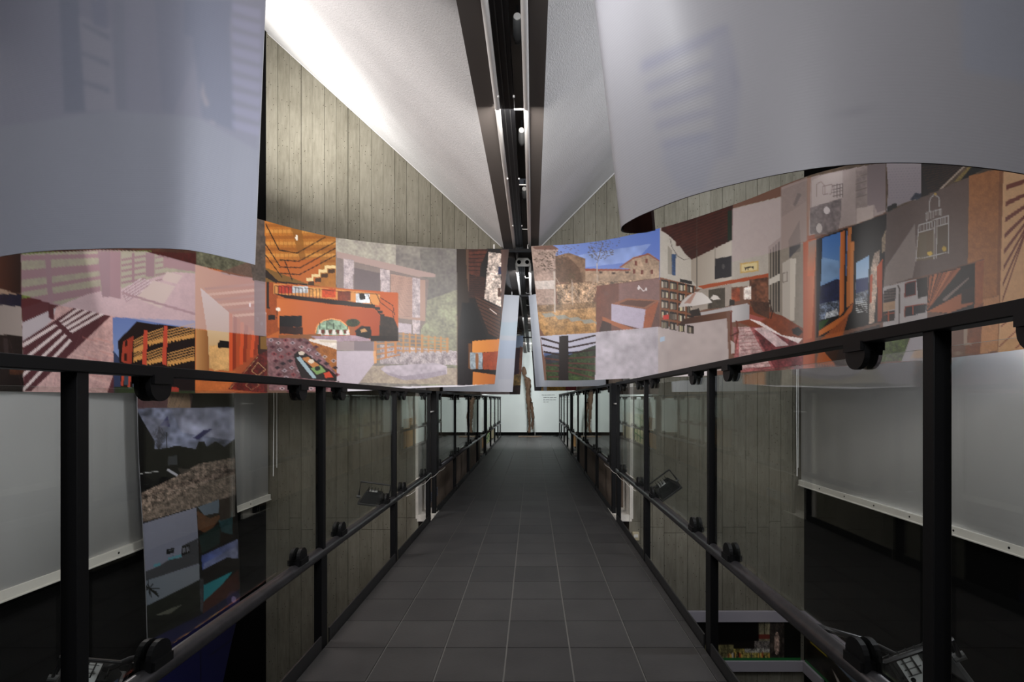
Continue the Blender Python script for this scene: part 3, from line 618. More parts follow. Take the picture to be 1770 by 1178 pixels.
# library room
K.P(0xaca69c,[(852,75),(1765,-150),(1765,420),(852,470)],n=.04,g=(0xa29a90,'x'))
K.P(0x3c1b12,[(860,100),(865,-60),(1300,-130),(1295,160),(1045,278),(1005,240),(975,195),(950,195),(950,170),(895,120)],n=.25,cell=10)
for i in range(10): K.Ln(0x542a1a,5,(900+i*12,105+i*14),(1270,-40+i*18),a=.7)
K.P(0x1c2a1c,[(1265,-20),(1296,-25),(1292,158),(1266,165)])
K.P(0x93897c,[(1045,278),(1290,160),(1290,440),(1080,440),(1045,400)],g=(0xb5aea4,'x')); K.Ln(0x8a8278,3,(1190,200),(1190,395)); K.Ln(0x4a443c,4,(1080,10),(1078,450))
K.P(0x2b2a2e,[(1190,272),(1290,255),(1290,382),(1186,398)],n=.1); K.E(0x6a6460,1240,320,9,16,a=.6)
K.P(0xb89a58,[(1343,300),(1455,285),(1455,348),(1343,362)]); K.P(0xc8b888,[(1352,308),(1447,294),(1447,340),(1352,352)]); K.P(0x3a3430,[(1368,325),(1400,320),(1425,318),(1425,338),(1415,326),(1395,330),(1392,343),(1385,330),(1374,343)])
K.P(0x2c4668,[(922,245),(950,243),(948,375),(925,372)],n=.3); K.P(0x7a7468,[(900,190),(925,220),(925,370),(900,365)],a=.6); K.Ln(0x4a4440,3,(915,150),(925,200),(960,255),(1000,280),(1045,270))
K.P(0x7a4a2a,[(852,385),(1070,440),(1060,500),(1000,680),(852,690)],n=.1)
for r in range(5):
    for c in range(4):
        x0=860+c*52; y0=398+r*62+c*10
        K.P(0x201814,[(x0,y0),(x0+44,y0+9),(x0+44,y0+54),(x0,y0+50)])
        for b in range(6):
            K.P(random.choice((0xb8b0a4,0x8a8070,0xc0b890,0x3c3830,0x605448,0xa89c8c)),[(x0+3+b*6.5,y0+14+b),(x0+8+b*6.5,y0+12+b),(x0+8+b*6.5,y0+50),(x0+3+b*6.5,y0+50)])
K.P(0xb8281c,[(870,618),(905,612),(905,640),(872,645)]); K.P(0x252220,[(975,395),(1050,410),(1050,430),(975,415)])
K.P(0x9c4a22,[(1080,440),(1515,362),(1515,388),(1280,425),(1120,458)]); K.P(0x988e84,[(1100,460),(1290,425),(1290,560),(1140,580),(1050,600),(1050,500)],n=.06)
K.P(0x4c463c,[(1150,462),(1250,448),(1250,570),(1145,580)],n=.2); K.P(0x6a4430,[(1400,400),(1515,385),(1515,560),(1400,560)],n=.5,cell=6); K.P(0x8a4426,[(1290,460),(1340,450),(1340,530),(1290,540)],n=.3); K.P(0xd8ccc4,[(1365,450),(1410,440),(1410,520),(1365,520)],n=.3)
K.P(0x857c70,[(1515,200),(1600,130),(1740,60),(1740,700),(1600,650),(1515,560)],n=.05)
for i in range(4): K.P(0x33302c,[(1525+i*17,220-i*16),(1533+i*17,212-i*16),(1533+i*17,600),(1525+i*17,595)])
K.P(0xb8b2a8,[(1518,400),(1585,362),(1585,405),(1518,435)]); K.P(0xa8a096,[(1600,300),(1650,270),(1650,660),(1600,645)]); K.P(0xb8b0a4,[(1650,270),(1685,270),(1675,650),(1650,650)]); K.P(0x3c3c44,[(1645,180),(1715,90),(1710,200),(1645,270)],a=.8); K.Ln(0x5a5048,4,(1605,360),(1632,352),(1632,410),(1605,418),(1605,360))
K.P(0x7a3c1c,[(1395,560),(1600,620),(1730,700),(1730,820),(1500,720),(1300,650)],n=.15)
K.P(0x9a5a5a,[(1300,690),(1480,690),(1570,850),(1560,955),(1310,965)],n=.35,cell=4); K.P(0xb8aca8,[(1330,690),(1400,688),(1530,930),(1340,950)],n=.35,cell=3,a=.7)
for i in range(12): K.Ln(0x6a2c34,4,(1320+i*4,700+i*22),(1480+i*8,690+i*22),a=.45)
K.P(0x6d3034,[(1425,710),(1520,700),(1730,800),(1725,945),(1560,955)],n=.5,cell=4); K.P(0xd8ccca,[(1395,640),(1560,730),(1700,790),(1725,760),(1600,740),(1440,640)],n=.1); K.P(0xd0c4c4,[(1430,700),(1500,690),(1640,800),(1560,810)],a=.8,n=.2); K.P(0x9a5048,[(1400,610),(1500,640),(1460,655),(1400,640)])
K.P(0xa8a4a4,[(1100,600),(1390,545),(1398,640),(1310,655),(1280,590),(1100,620)]); K.P(0xbab6b6,[(1290,560),(1398,552),(1398,645),(1290,660)],g=(0x9c9a9c,'x')); K.P(0x2a241e,[(1280,520),(1310,525),(1310,555),(1275,560)])
K.P(0x4a3022,[(1400,530),(1520,540),(1520,640),(1430,600)],n=.3); K.Ln(0x2a1a12,6,(1520,520),(1540,600),(1530,640))
K.P(0x3c2418,[(1000,640),(1258,594),(1260,636),(960,680)],g=(0x6a4630,'x')); K.P(0x2a2420,[(1035,590),(1090,575),(1105,620),(1045,628)])
K.P(0xb0a8a4,[(965,570),(985,535),(1020,500),(1070,475),(1110,480),(1150,510),(1172,540),(1140,548),(1060,560)],g=(0xcdc8c4,'x')); K.P(0x8a4a34,[(1000,545),(1060,480),(1075,478),(1040,545)],a=.5); K.P(0xc8c2bc,[(1160,515),(1180,492),(1205,500),(1222,520),(1180,525)]); K.Ln(0x3a3430,4,(1072,450),(1070,475))
K.P(0x1e1818,[(1660,700),(1700,690),(1728,720),(1700,745),(1665,730)],n=.5)
K.Ln(0x6a2c1a,10,(1290,590),(1285,740),(1300,860)); K.Ln(0x6a2c1a,10,(1320,650),(1330,720),(1305,860)); K.P(0xb8b0ac,[(1285,770),(1312,790),(1310,850),(1288,855)],a=.9); K.Ln(0x4a1c12,8,(1285,745),(1335,720))
# faded overlay top right
K.P(0xab9a9c,[(1292,-30),(1765,-140),(1770,165),(1520,240),(1292,292)],a=.55)
K.P(0x8a3a18,[(1735,-20),(1800,-60),(1800,1000),(1728,1000)],g=(0xa85020,'y'))
# crop 4
K.T(1350,270,3.1)
K.P(0x5a4a3a,[(100,-700),(1500,-700),(1500,300),(100,300)],n=.3,cell=14)
for i in range(9): K.P(0x8a5a30 if i%2 else 0x4a3420,[(500+i*120,-700),(600+i*120,-700),(560+i*120,0),(460+i*120,0)],n=.2)
K.P(0x8c7a70,[(0,165),(140,110),(140,455),(0,500)]); K.P(0x74665e,[(0,180),(135,130),(135,240),(0,330)],a=.5,n=.15)
K.P(0x4a4440,[(40,450),(100,340),(105,510),(45,525)],a=.35); K.P(0x4c4442,[(65,260),(90,195),(110,205),(75,270)],a=.6)
K.P(0x9a8c84,[(140,115),(400,60),(560,30),(560,300),(400,365),(145,425)],n=.05)
K.P(0x8a5a3c,[(140,115),(160,108),(150,425),(140,430)],a=.6); K.P(0xb2a69e,[(165,130),(230,95),(330,80),(330,220),(165,275)],a=.8)
K.Ln(0x8a7a70,5,(190,215),(190,150),(215,135),(235,160),(235,200)); K.Ln(0x7a6a64,4,(225,160),(275,150),(270,200),(225,205),(225,160))
for i in range(4): K.Ln(0x5a504c,4,(285+i*15,150-i*2),(285+i*15,220)); K.Ln(0x5a504c,4,(275,160+i*18),(330,148+i*18))
K.P(0x5a5250,[(155,275),(325,225),(320,330),(300,420),(155,415)],n=.5,cell=6,a=.85); K.E(0xc8c0bc,245,290,17,20); K.E(0xb8b0a8,205,385,16,26)
K.P(0x857870,[(400,70),(462,50),(462,270),(500,265),(498,330),(400,360)],n=.2,cell=8); K.P(0xc0b0a4,[(405,280),(498,262),(495,330),(405,360)],a=.7)
for i in range(4): K.Ln(0x5e524c,4,(400,110+i*38),(460,95+i*36)); K.P(0x6a5e5c,[(405,82+i*38),(450,72+i*36),(450,92+i*36),(405,104+i*38)],a=.5,n=.4)
K.P(0x5f5453,[(462,48),(560,30),(560,290),(515,300),(500,260),(462,265)],g=(0x77696a,'y'))
K.P(0x9a9296,[(565,35),(755,30),(752,225),(690,240),(625,265),(565,300),(575,180)],g=(0x867e84,'y'))
for i in range(12): K.Ln(0x7c7480,2,(575,70+i*14),(745,62+i*14),a=.5)
K.P(0xa79a9c,[(0,165),(200,98),(560,30),(560,300),(0,500)],a=.30)
K.P(0x2e3444,[(690,235),(720,195),(750,200),(752,228)],n=.4); K.P(0x1c1612,[(750,30),(1000,40),(850,180),(752,226)]); 
for i in range(14): K.Ln(0x4a2e1c,5,(752+i*4,60+i*14),(980-i*8,40+i*10),a=.7)
K.Ln(0xa89888,9,(850,180),(990,45)); K.P(0x88743c,[(925,140),(960,100),(1010,50),(1030,50),(960,130)],n=.3); K.P(0x14140e,[(960,130),(1030,45),(1110,55),(990,120)],n=.4)
K.P(0x1c1c1a,[(567,295),(572,270),(600,255),(622,250),(622,275),(600,280),(585,298)],n=.4)
# window blue
K.P(0x14100e,[(190,445),(565,305),(565,880),(190,970)],n=.15); K.P(0xa04818,[(120,460),(190,440),(165,975),(118,985)],g=(0xc8784c,'x')); K.P(0x8f8078,[(148,458),(190,445),(175,640),(140,640)],g=(0xc2602c,'y'))
K.P(0x4a5a70,[(190,440),(218,436),(205,930),(195,960)],a=.4)
K.P(0x3c6ca8,[(222,438),(318,405),(315,660),(212,700)],g=(0x6f94bc,'y')); K.P(0x8aa6c4,[(218,540),(312,560),(312,640),(214,690)],a=.6,n=.25,cell=20)
K.P(0x1e2648,[(212,695),(300,655),(318,665),(315,800),(205,810)],n=.25); K.P(0x5a6474,[(206,790),(312,770),(312,850),(204,880)],n=1.0,cell=3); K.P(0xb0b4b8,[(240,840),(300,815),(308,850),(235,870)],n=.5); K.P(0x2a4a1a,[(204,885),(260,870),(230,910),(202,935)],n=.2)
K.P(0xcc7a2c,[(318,405),(342,398),(338,830),(312,860)],g=(0xa85818,'x')); K.P(0x141210,[(342,395),(352,392),(346,800),(338,810)]); K.P(0x4a6a9a,[(350,400),(356,396),(352,640),(346,640)]); K.P(0xb06a28,[(358,385),(378,376),(372,800),(350,810)])
K.P(0xc07a38,[(372,460),(392,455),(388,780),(370,795)]); K.P(0x8ab0d4,[(402,570),(472,530),(468,720),(400,730)],g=(0xb4c8dc,'y')); K.P(0x283a6c,[(402,660),(468,648),(466,740),(400,745)]); K.P(0x707884,[(400,735),(466,715),(464,780),(398,790)],n=.9,cell=3)
for i in range(9): K.Ln(0xc0c4c4,3,(400,762+i*9),(462,752+i*10))
K.P(0xc47028,[(202,935),(335,850),(388,780),(380,830),(290,915),(200,965)],g=(0xa45818,'x'))
for i in range(7): K.P(0xb05a1c,[(215+i*22,975-i*20),(235+i*22,965-i*22),(200+i*14,1125),(190+i*12,1100)],a=.8)
K.P(0x1a1412,[(190,1000),(530,900),(530,1110),(300,1125)],a=.75)
K.P(0xb4a090,[(500,520),(530,500),(525,590),(498,890),(470,900),(480,600)],n=.4); K.P(0xb84e18,[(515,590),(545,550),(540,880),(516,890)],g=(0x8e3a10,'y')); K.P(0xb84e18,[(478,640),(490,630),(486,780),(474,790)]); K.P(0x8a7a66,[(540,440),(565,385),(565,500),(540,520)],n=.3)
# grey lamp-window picture
K.P(0x5b4e4a,[(567,300),(1010,110),(1000,575),(548,700)],g=(0x6a5850,'x'),n=.05); K.P(0x837873,[(718,360),(724,545),(705,650),(548,700),(560,595)],n=.03)
K.P(0x6a5a44,[(735,410),(820,395),(820,550),(722,560)]); K.P(0x5e5040,[(832,380),(895,358),(895,515),(832,545)]); K.P(0x6b614c,[(740,420),(780,410),(780,540),(735,545)],a=.6)
for a,b in (((738,370),(722,565)),((738,370),(898,315)),((898,315),(896,520)),((722,550),(896,515)),((822,345),(820,550)),((835,340),(833,545)),((735,410),(898,358)),((778,302),(858,280)),((778,302),(780,350)),((858,280),(858,320)),((795,295),(795,240)),((848,270),(848,235)),((822,205),(800,225)),((800,225),(795,250)),((822,205),(845,220)),((845,220),(850,240))): K.Ln(0xa8a4a0,5,a,b)
for i in range(5): K.Ln(0xa09c98,4,(750+i*15,368-i*5),(750+i*15,402-i*5)); K.Ln(0xa09c98,4,(843+i*12,332-i*4),(843+i*12,372-i*4))
for i in range(3): K.Ln(0xb0aca8,4,(788+i*14,300-i*4),(788+i*14,340-i*4)); K.Ln(0xb0aca8,4,(830+i*10,288-i*2),(830+i*10,318-i*2))
K.E(0xc8a830,797,520,14,12); K.E(0xb89a30,875,495,12,14); K.E(0xb09040,827,203,7,7)
# white house w/ dark windows
K.P(0xa7a2a2,[(548,698),(785,645),(785,900),(545,950)],n=.03); K.P(0x3a3434,[(550,720),(618,700),(612,775),(548,785)],n=.1); 
for i in range(7): K.Ln(0x6a5e58,3,(552,726+i*8),(616,708+i*9))
K.P(0xa08468,[(548,785),(612,772),(610,820),(546,832)],n=.1); K.P(0x2e241f,[(546,835),(610,822),(608,880),(545,890)],n=.2); K.Ln(0xa04a24,5,(548,850),(608,838)); K.Ln(0xa04a24,5,(575,830),(575,885)); K.Ln(0x3c3028,6,(625,688),(635,710),(632,940))
K.P(0x2c2830,[(665,682),(722,665),(720,740),(665,752)],n=.1); K.Ln(0x7a2c20,5,(665,682),(722,665),(720,742),(663,754),(665,682)); K.P(0x1a1412,[(725,660),(785,645),(785,745),(735,762)],n=.2); K.P(0x1e2028,[(664,808),(778,790),(775,835),(662,862)],n=.4,cell=5); K.Ln(0x8a3a20,5,(662,862),(664,806),(778,790)); K.Ln(0xa8502c,5,(708,800),(708,850))
K.P(0xb8b4b6,[(535,950),(780,890),(778,945),(535,965)]); K.Ln(0x4a3c34,5,(632,900),(628,945)); K.P(0x46562c,[(530,975),(700,938),(650,1095),(528,1105)],n=.5,cell=3,n2=.1)
K.P(0x9b979c,[(705,938),(780,925),(780,1095),(645,1098)]); K.P(0xb09a88,[(715,1040),(780,1030),(780,1075),(690,1082)],a=.8)
# fan slats
K.P(0x1a1210,[(790,640),(1040,570),(1040,860),(780,830)]); 
for i in range(7):
    a=i/7; K.P((0xa05c34,0xb87044,0x8a4c2a)[i%3],[(782,828),(795+a*170,640-a*45),(812+a*180,636-a*45)])
K.P(0xb06a3c,[(782,832),(1030,700),(1030,790),(900,840)],g=(0x9a5a34,'x')); K.P(0x80706a,[(860,770),(1008,645),(1008,655),(880,775)]); K.P(0x9a5a30,[(1040,570),(1090,552),(1080,860),(1035,860)],n=.12); K.P(0x2c1a16,[(968,715),(1030,698),(1030,780),(966,790)],n=.15)
# wood/plaster right
K.P(0xa06a3a,[(1008,105),(1190,60),(1182,740),(1080,770),(1088,550),(1000,575)],n=.12,cell=3); K.P(0x8a5a34,[(1170,65),(1192,60),(1168,1050),(1150,1050)],n=.1)
K.P(0xcca478,[(1192,60),(1500,60),(1500,1090),(1165,1060)],g=(0xc79868,'y'),n=.05)
for i in range(8): K.P(0x763a26,[(1208-i*3,155+i*88-i*2),(1320,118+i*78-i*i*6),(1320,138+i*78-i*i*6),(1206-i*3,182+i*86)])
K.P(0xb58050,[(1080,770),(1170,745),(1160,1040),(1062,1060)],n=.1); K.P(0x7c4a2c,[(1000,850),(1085,780),(1066,1058),(985,1060)],n=.15); K.P(0x2a1a16,[(985,860),(1030,850),(1025,900),(985,905)]);K.P(0xa09080,[(980,920),(1000,918),(998,1000),(1020,1000),(1020,1012),(980,1012)],a=.8)
for a,b in (((1178,912),(1320,790)),((1168,1020),(1320,880)),((1255,1030),(1320,975))): K.Ln(0x8a4a34,6,a,b)
K.P(0xc8a880,[(1180,830),(1180,900),(1165,1060),(1160,1060)],a=.5)
K2=K

# ------------------------------------------------------------------ sheets
def gridobj(name, P, col, m, parent=None):
    nv,nu=P.shape[0]-1,P.shape[1]-1
    me=bpy.data.meshes.new(name); me.vertices.add((nu+1)*(nv+1)); me.vertices.foreach_set('co',P.astype(np.float32).ravel())
    i=np.arange(nv)[:,None]*(nu+1)+np.arange(nu)[None]
    q=np.stack([i,i+1,i+nu+2,i+nu+1],-1).reshape(-1,4).astype(np.int32); n=len(q)
    me.loops.add(n*4); me.polygons.add(n); me.loops.foreach_set('vertex_index',q.ravel())
    me.polygons.foreach_set('loop_start',np.arange(0,n*4,4,dtype=np.int32)); me.polygons.foreach_set('use_smooth',np.ones(n,bool))
    me.update(calc_edges=True)
    if col is not None:
        a=me.color_attributes.new('ink','FLOAT_COLOR','POINT'); c=np.ones(((nu+1)*(nv+1),4),np.float32); c[:,:3]=col.reshape(-1,3); a.data.foreach_set('color',c.ravel())
    return link(name,me,m,parent)
def smooth(xs,ys,x,k=None):
    # cubic hermite through the control points
    xs=np.array(xs,float); ys=np.array(ys,float); m=np.gradient(ys,xs); x=np.clip(x,xs[0],xs[-1])
    i=np.clip(np.searchsorted(xs,x)-1,0,len(xs)-2); h=xs[i+1]-xs[i]; t=(x-xs[i])/h
    return (2*t**3-3*t**2+1)*ys[i]+(t**3-2*t**2+t)*h*m[i]+(-2*t**3+3*t**2)*ys[i+1]+(t**3-t**2)*h*m[i+1]
GAIN_L, GAIN_R = 1.0, 1.0
def mural(name, cv, p0, p1, zc, yc, ht, gain, shear, step=1.5, nv=210):
    nu=int((p1-p0)/step); u=np.linspace(p0,p1,nu+1); v=np.linspace(0,1,nv+1)[:,None]
    Z=smooth(*zc,u)[None]; yt=VY-ht*F/Z; yb=smooth(*yc,u)[None]
    py=yt+(yb-yt)*v; px=u[None]+shear(u)[None]*v
    Z=Z+0*v
    P=np.stack([(px-VX)/F*Z,Z,1-(py-VY)/F*Z],-1)
    col=cv.S(px,py); lum=col@np.array([.3,.59,.11]); col=np.clip((col*.92+lum[...,None]*.08)**1.12*gain*1.1,0,.92)
    o=gridobj(name,P,col,M_ink)
    B=P[::nv//6,::12].copy(); T=np.gradient(P[0,::12],axis=0); N=np.stack([-T[:,1],T[:,0],0*T[:,0]],-1); N/=np.linalg.norm(N,axis=1)[:,None]
    N*=np.where((N[:,:2]*(P[0,::12,:2]-np.array([0,1.2]))).sum(1)<0,-1,1)[:,None]
    B=B+N[None]*.003
    gridobj('backing',B,None,M_sheet,o)
    return o
shl=lambda u: -25*np.clip((u-790)/90,0,1)**1.3
o=mural('printed_banner',K1,-25,880,([-60,0,150,300,459,580,700,790,880],[1.93,2.1,2.485,2.99,3.55,3.91,4.116,4.21,4.21]),
      ([-60,0,250,460,600,750,815,860,890],[675,676,679,679,676,669,667,664,664]),1.24,1.08,shl)
tag(o,'large curved printed banner left of the gap, collage with orange loft interior','banner')
shr=lambda u: 23*np.clip(1-(u-918)/70,0,1)**1.3
o=mural('printed_banner',K2,918,1815,([918,1000,1140,1265,1400,1480,1600,1770,1820],[4.17,4.10,3.73,3.29,2.85,2.70,2.42,2.1,2.02]),
      ([918,1000,1100,1236,1386,1500,1600,1770,1830],[657,657,653,648,637,630,622,603,595]),1.25,1.08,shr)
tag(o,'large curved printed banner right of the gap, collage with stone farmhouse and library','banner')

# near sheets seen from their unprinted back, faint ghost of the print showing through
def path_pts(pts,n):
    p=np.array(pts,float); d=np.r_[0,np.cumsum(np.linalg.norm(np.diff(p,axis=0),axis=1))]; t=np.linspace(0,d[-1],n)
    return np.stack([smooth(d,p[:,k],t) for k in (0,1)],-1)
def near_sheet(name,pts,hb,ht,lean,ghost,label):
    Q=path_pts(pts,260); nv=200; v=np.linspace(0,1,nv+1)[:,None]
    h=ht+(hb-ht)*v; X=Q[None,:,0]+lean(Q[:,0],Q[:,1])[None]*(h-hb); Y=Q[None,:,1]+0*h
    P=np.stack([X,Y,1+h+0*X],-1)
    px=VX+X/Y*F; py=VY-(h+0*X)/Y*F
    col=ghost(px,py)
    o=gridobj(name,P,col,M_inkb); tag(o,label,'banner')
    T=np.gradient(P[0,::6],axis=0); N=np.stack([-T[:,1],T[:,0],0*T[:,0]],-1); N/=np.linalg.norm(N,axis=1)[:,None]
    return o,P[::nv//5,::6],N
G1=Cv(-20,-20,470,470,0x9c9fab,1)
G1.T(0,0,2.454)
G1.P(0x9697a6,[(0,0),(1140,0),(1095,640),(840,500),(480,470),(0,540)],a=.8)
G1.P(0x858a9a,[(255,0),(335,0),(365,475),(275,480)],a=.7); G1.P(0xa5a5b0,[(335,70),(470,120),(495,468),(365,475)],a=.55)
G1.P(0x8f92a3,[(385,0),(455,0),(460,130),(400,110)],a=.8)
for i in range(3): G1.P(0x878b9b,[(345,95+i*122),(465,150+i*112),(470,178+i*112),(350,112+i*122)],a=.6)
G1.P(0x8f93a1,[(480,0),(530,0),(540,470),(495,470)],a=.5); G1.P(0x8a8fa0,[(660,0),(770,0),(790,150),(850,200),(735,490),(690,470)],a=.35)
G1.P(0x858b9d,[(780,0),(990,0),(975,120),(1000,560),(860,500),(820,160),(785,150)],a=.6)
G1.P(0xb5adb0,[(862,340),(870,400),(890,450),(875,455),(855,400)],a=.7); G1.P(0xb8b2b4,[(890,510),(915,520),(910,530)],a=.7)
for i in range(9): G1.P(0xa9a9c0,[(985,15+i*62),(1110,45+i*62),(1105,85+i*62),(990,48+i*62)],a=.55)
def blur(a,n):
    for _ in range(2):
        for ax in (0,1):
            c=np.cumsum(np.concatenate([np.repeat(np.take(a,[0],ax),n,ax),a,np.repeat(np.take(a,[-1],ax),n,ax)],ax),ax)
            a=(np.take(c,range(2*n,c.shape[ax]),ax)-np.take(c,range(0,c.shape[ax]-2*n),ax))/(2*n)
    return a
G1.a=blur(G1.a,3)
G2=Cv(1000,-20,1790,420,0xa2a0a4,1)
G2.T(1000,0,2.299)
G2.P(0x9aa0b0,[(1515,-60),(1900,-60),(1900,360),(1530,280)],a=.45)
for i in range(5): G2.P(0x8f8f9e,[(250+i*20,300+i*75-40),(530,145+i*95),(532,175+i*95),(250+i*20,335+i*75-40)],a=.6)
G2.P(0x8f8f9e,[(250,240),(590,95),(600,125),(535,150),(255,280)],a=.6); G2.P(0x93939f,[(530,130),(600,100),(645,360),(620,620),(545,640)],a=.5)
G2.P(0x8c8c9a,[(600,140),(640,345),(625,360)],a=.7); G2.P(0x88888e,[(965,468),(1100,440),(1210,420),(1100,452)],a=.8)
G2.P(0x9496a4,[(350,560),(530,520),(545,640),(500,760),(400,760),(330,640)],a=.4)
G2.a=blur(G2.a,6)
def gh1(px,py): return np.clip(G1.S(px,py)*1.38,0,.9)
def gh2(px,py): return np.clip(G2.S(px,py)*1.0,0,.9)
o,Pb,N=near_sheet('hanging_sheet',[(-1.032,1.895),(-1.08,1.80),(-1.145,1.715),(-1.311,1.69),(-1.483,1.698),(-1.67,1.725),(-1.864,1.787),(-2.1,1.90)],.50,1.62,
    lambda x,y: .041*np.exp((x+1.03)/.25),gh1,'pale grey-blue sheet hanging at upper left, seen from its unprinted back')
gridobj('printed_face',Pb+np.array([0,.0035,0]),None,M_sheet,o)
M_brown=mat('brown_print',(.075,.035,.028),.45,0,.3,vary=.4,vscale=9)
rp=[(1.95,1.47),(1.5,1.33),(1.088,1.132),(.96,1.10),(.843,1.082),(.736,1.080),(.615,1.104),(.530,1.144),(.459,1.193),(.385,1.258),(.319,1.346),(.277,1.42),(.258,1.487),(.268,1.527),(.30,1.54),(.34,1.53),(.363,1.512)]
o,Pb,N=near_sheet('hanging_sheet',rp,.50,1.235,lambda x,y: -.115*np.exp(-np.clip(x-.26,0,9)/.35),gh2,'broad pale grey sheet hanging at upper right with its end curled back')
gridobj('printed_face',Pb-N[None]*.004*np.array([1,1,0]) if False else Pb+N[None]*-.0035,None,M_brown,o)

# pale sheets and prints further down the walk
def flat_sheet(name,quad_bot,h0,h1,colf,label,m=M_inkb,nu=60,nv=80,lean=(0,0)):
    Q=path_pts(quad_bot,nu+1); v=np.linspace(0,1,nv+1)[:,None]; h=h1+(h0-h1)*v
    t=np.linspace(0,1,nu+1); X=Q[None,:,0]+(lean[0]*(1-t)+lean[1]*t)[None]*(1-v); Y=Q[None,:,1]+0*h
    P=np.stack([X,Y,1+h+0*X],-1); px=VX+X/Y*F; py=VY-(h+0*X)/Y*F
    o=gridobj(name,P,colf(px,py),m); tag(o,label,'banner')
    gridobj('backing',P[::nv//4,::nu//6]+np.array([0,.004,0]),None,M_sheet,o); return o
G3=Cv(740,480,1020,700,0xd0d2d8,2)
G3.P(0xbfd0da,[(860,556),(905,556),(905,580),(860,580)],a=.6); G3.P(0xb9c6dc,[(855,588),(905,588),(905,620),(850,620)],a=.6); G3.P(0xc8c6d0,[(850,620),(900,620),(895,690),(840,690)],a=.6)
G3.P(0xdad8dc,[(760,655),(888,655),(888,700),(760,700)],a=.5); G3.P(0xc4c8d4,[(925,600),(960,600),(960,670),(925,670)],a=.5)
flat_sheet('hanging_sheet',[(-.95,5.4),(-.7,5.75),(-.45,6.0),(-.24,6.08)],.09,1.235,lambda x,y:np.clip(G3.S(x,y)*.95,0,.85),'white sheet with pale blue patches hanging left of the gap, behind the orange banner',lean=(0,.08))
flat_sheet('hanging_sheet',[(.035,6.08),(.10,6.0),(.25,6.0),(.5,5.9),(.80,5.6)],.15,1.235,lambda x,y:np.clip(G3.S(x,y)*.95,0,.85),'white sheet hanging right of the gap, behind the farmhouse banner',lean=(-.085,0))
G4=Cv(820,560,1010,700,0x6a3a28,2)
G4.P(0x9cb8e4,[(820,560),(910,560),(910,604),(898,600),(820,612)],g=(0xc4d4ee,'y')); G4.P(0x4a2030,[(886,606),(899,600),(897,650),(880,660)]); G4.P(0xa8623c,[(899,598),(908,602),(908,648),(897,650)],n=.3); G4.P(0xb08844,[(820,655),(908,645),(908,672),(820,680)],n=.5); G4.P(0x3a1c14,[(870,668),(908,664),(908,690),(860,690)],n=.4); G4.P(0xc9b4b4,[(820,660),(881,668),(881,690),(820,690)],a=.9,n=.1)
G4.P(0x24161c,[(912,560),(1010,560),(1010,690),(912,690)],n=.3); G4.P(0xb48a44,[(936,667),(978,664),(978,680),(936,680)],n=.5); G4.P(0x8a3c3c,[(978,662),(1000,660),(1000,690),(978,690)],n=.3)
flat_sheet('hanging_sheet',[(-1.05,9.75),(-.8,9.9),(-.45,10.0),(-.25,10.0)],.10,1.25,lambda x,y:G4.S(x,y)*1.2,'far left hanging print with blue sky and rust-red wall',m=M_ink,lean=(0,.07))
flat_sheet('hanging_sheet',[(.03,10.0),(.2,10.0),(.5,9.9),(.85,9.75)],.17,.95,lambda x,y:G4.S(x,y)*1.0,'far right hanging print, dark with sandy strip at its foot',m=M_ink,lean=(-.05,0))

# ------------------------------------------------------------------ side wall screens and the picture strip
def screen(x,y0,y1,hb,ht,label,s):
    t=tag(empty('wall_screen',(x,(y0+y1)/2,1+hb)),label,'screen')
    L=(y1-y0)/2; n=24
    m=MB()
    for i in range(n):
        a=-L+2*L*i/n; b=-L+2*L*(i+1)/n; ca=s*.012*math.sin((a+L)*4.1); cb=s*.012*math.sin((b+L)*4.1)
        m.raw([(ca,a,0),(cb,b,0),(cb,b,ht-hb),(ca,a,ht-hb),(ca-s*.004,a,0),(cb-s*.004,b,0),(cb-s*.004,b,ht-hb),(ca-s*.004,a,ht-hb)],[(0,1,2,3),(4,7,6,5),(0,4,5,1)])
    m.build('cloth',M_screen,t,smooth=True)
    bb=MB().box((-.014,-L-.01,-.048),(.014,L+.01,.0)).box((-.02,-L-.012,-.05),(.02,L+.012,-.042)).build('bottom_bar',M_screenbar,t,bevel=.002)
    y=-L+.1
    while y<L: MB().tube([(s*.0135,y,-.022),(s*.0152,y,-.022)],.006,10).build('eyelet',M_matte,bb); y+=.32
    return t
screen(-2.235,.4,4.32,-.80,1.4,'white cloth wall screen on the left wall, behind the hanging picture strip',1)
screen(2.27,.4,4.33,-.68,1.4,'white cloth wall screen on the right wall, beyond the right railing',-1)
for x,l in ((-2.2,'left'),(2.24,'right')):
    o=MB().tube([(x,4.33,1.6),(x,4.34,.9),(x,4.33,.35)],.004,6).tube([(x+.02,4.35,1.6),(x+.02,4.35,.42)],.003,6).build('screen_cord',M_tubew)
    tag(o,'thin pale pull cord hanging at the '+l+' corner of the concrete wall','cord')
K=Cv(225,660,430,1190,0x08080a,2); K.T(0,600,2.039)
K.P(0x4a3436,[(480,100),(680,100),(680,217),(483,217)],n=.15,cell=3); K.P(0x75604e,[(595,100),(665,100),(672,216),(590,216)],n=.15,cell=3)
for i in range(9): K.Ln(0x2a2022,1.5,(490+i*20,160),(484+i*18,216),a=.5)
K.P(0x14100e,[(670,160),(680,170),(672,216),(840,216),(840,150)]); 
K.P(0x5c6072,[(484,215),(828,210),(828,395),(490,395)],n=.75,cell=14); K.P(0x8e8fa2,[(600,215),(828,212),(828,330),(640,300)],n=.6,cell=20,a=.6); K.P(0x26254c,[(680,320),(720,290),(748,288),(700,325)]); K.P(0x26254c,[(565,275),(590,240),(600,280)],a=.7); K.P(0x5a5a66,[(500,240),(600,260),(560,330),(520,300)],a=.5,n=.5,cell=10)
K.P(0x0b0b0b,[(484,225),(545,330),(545,500),(492,500)]); 
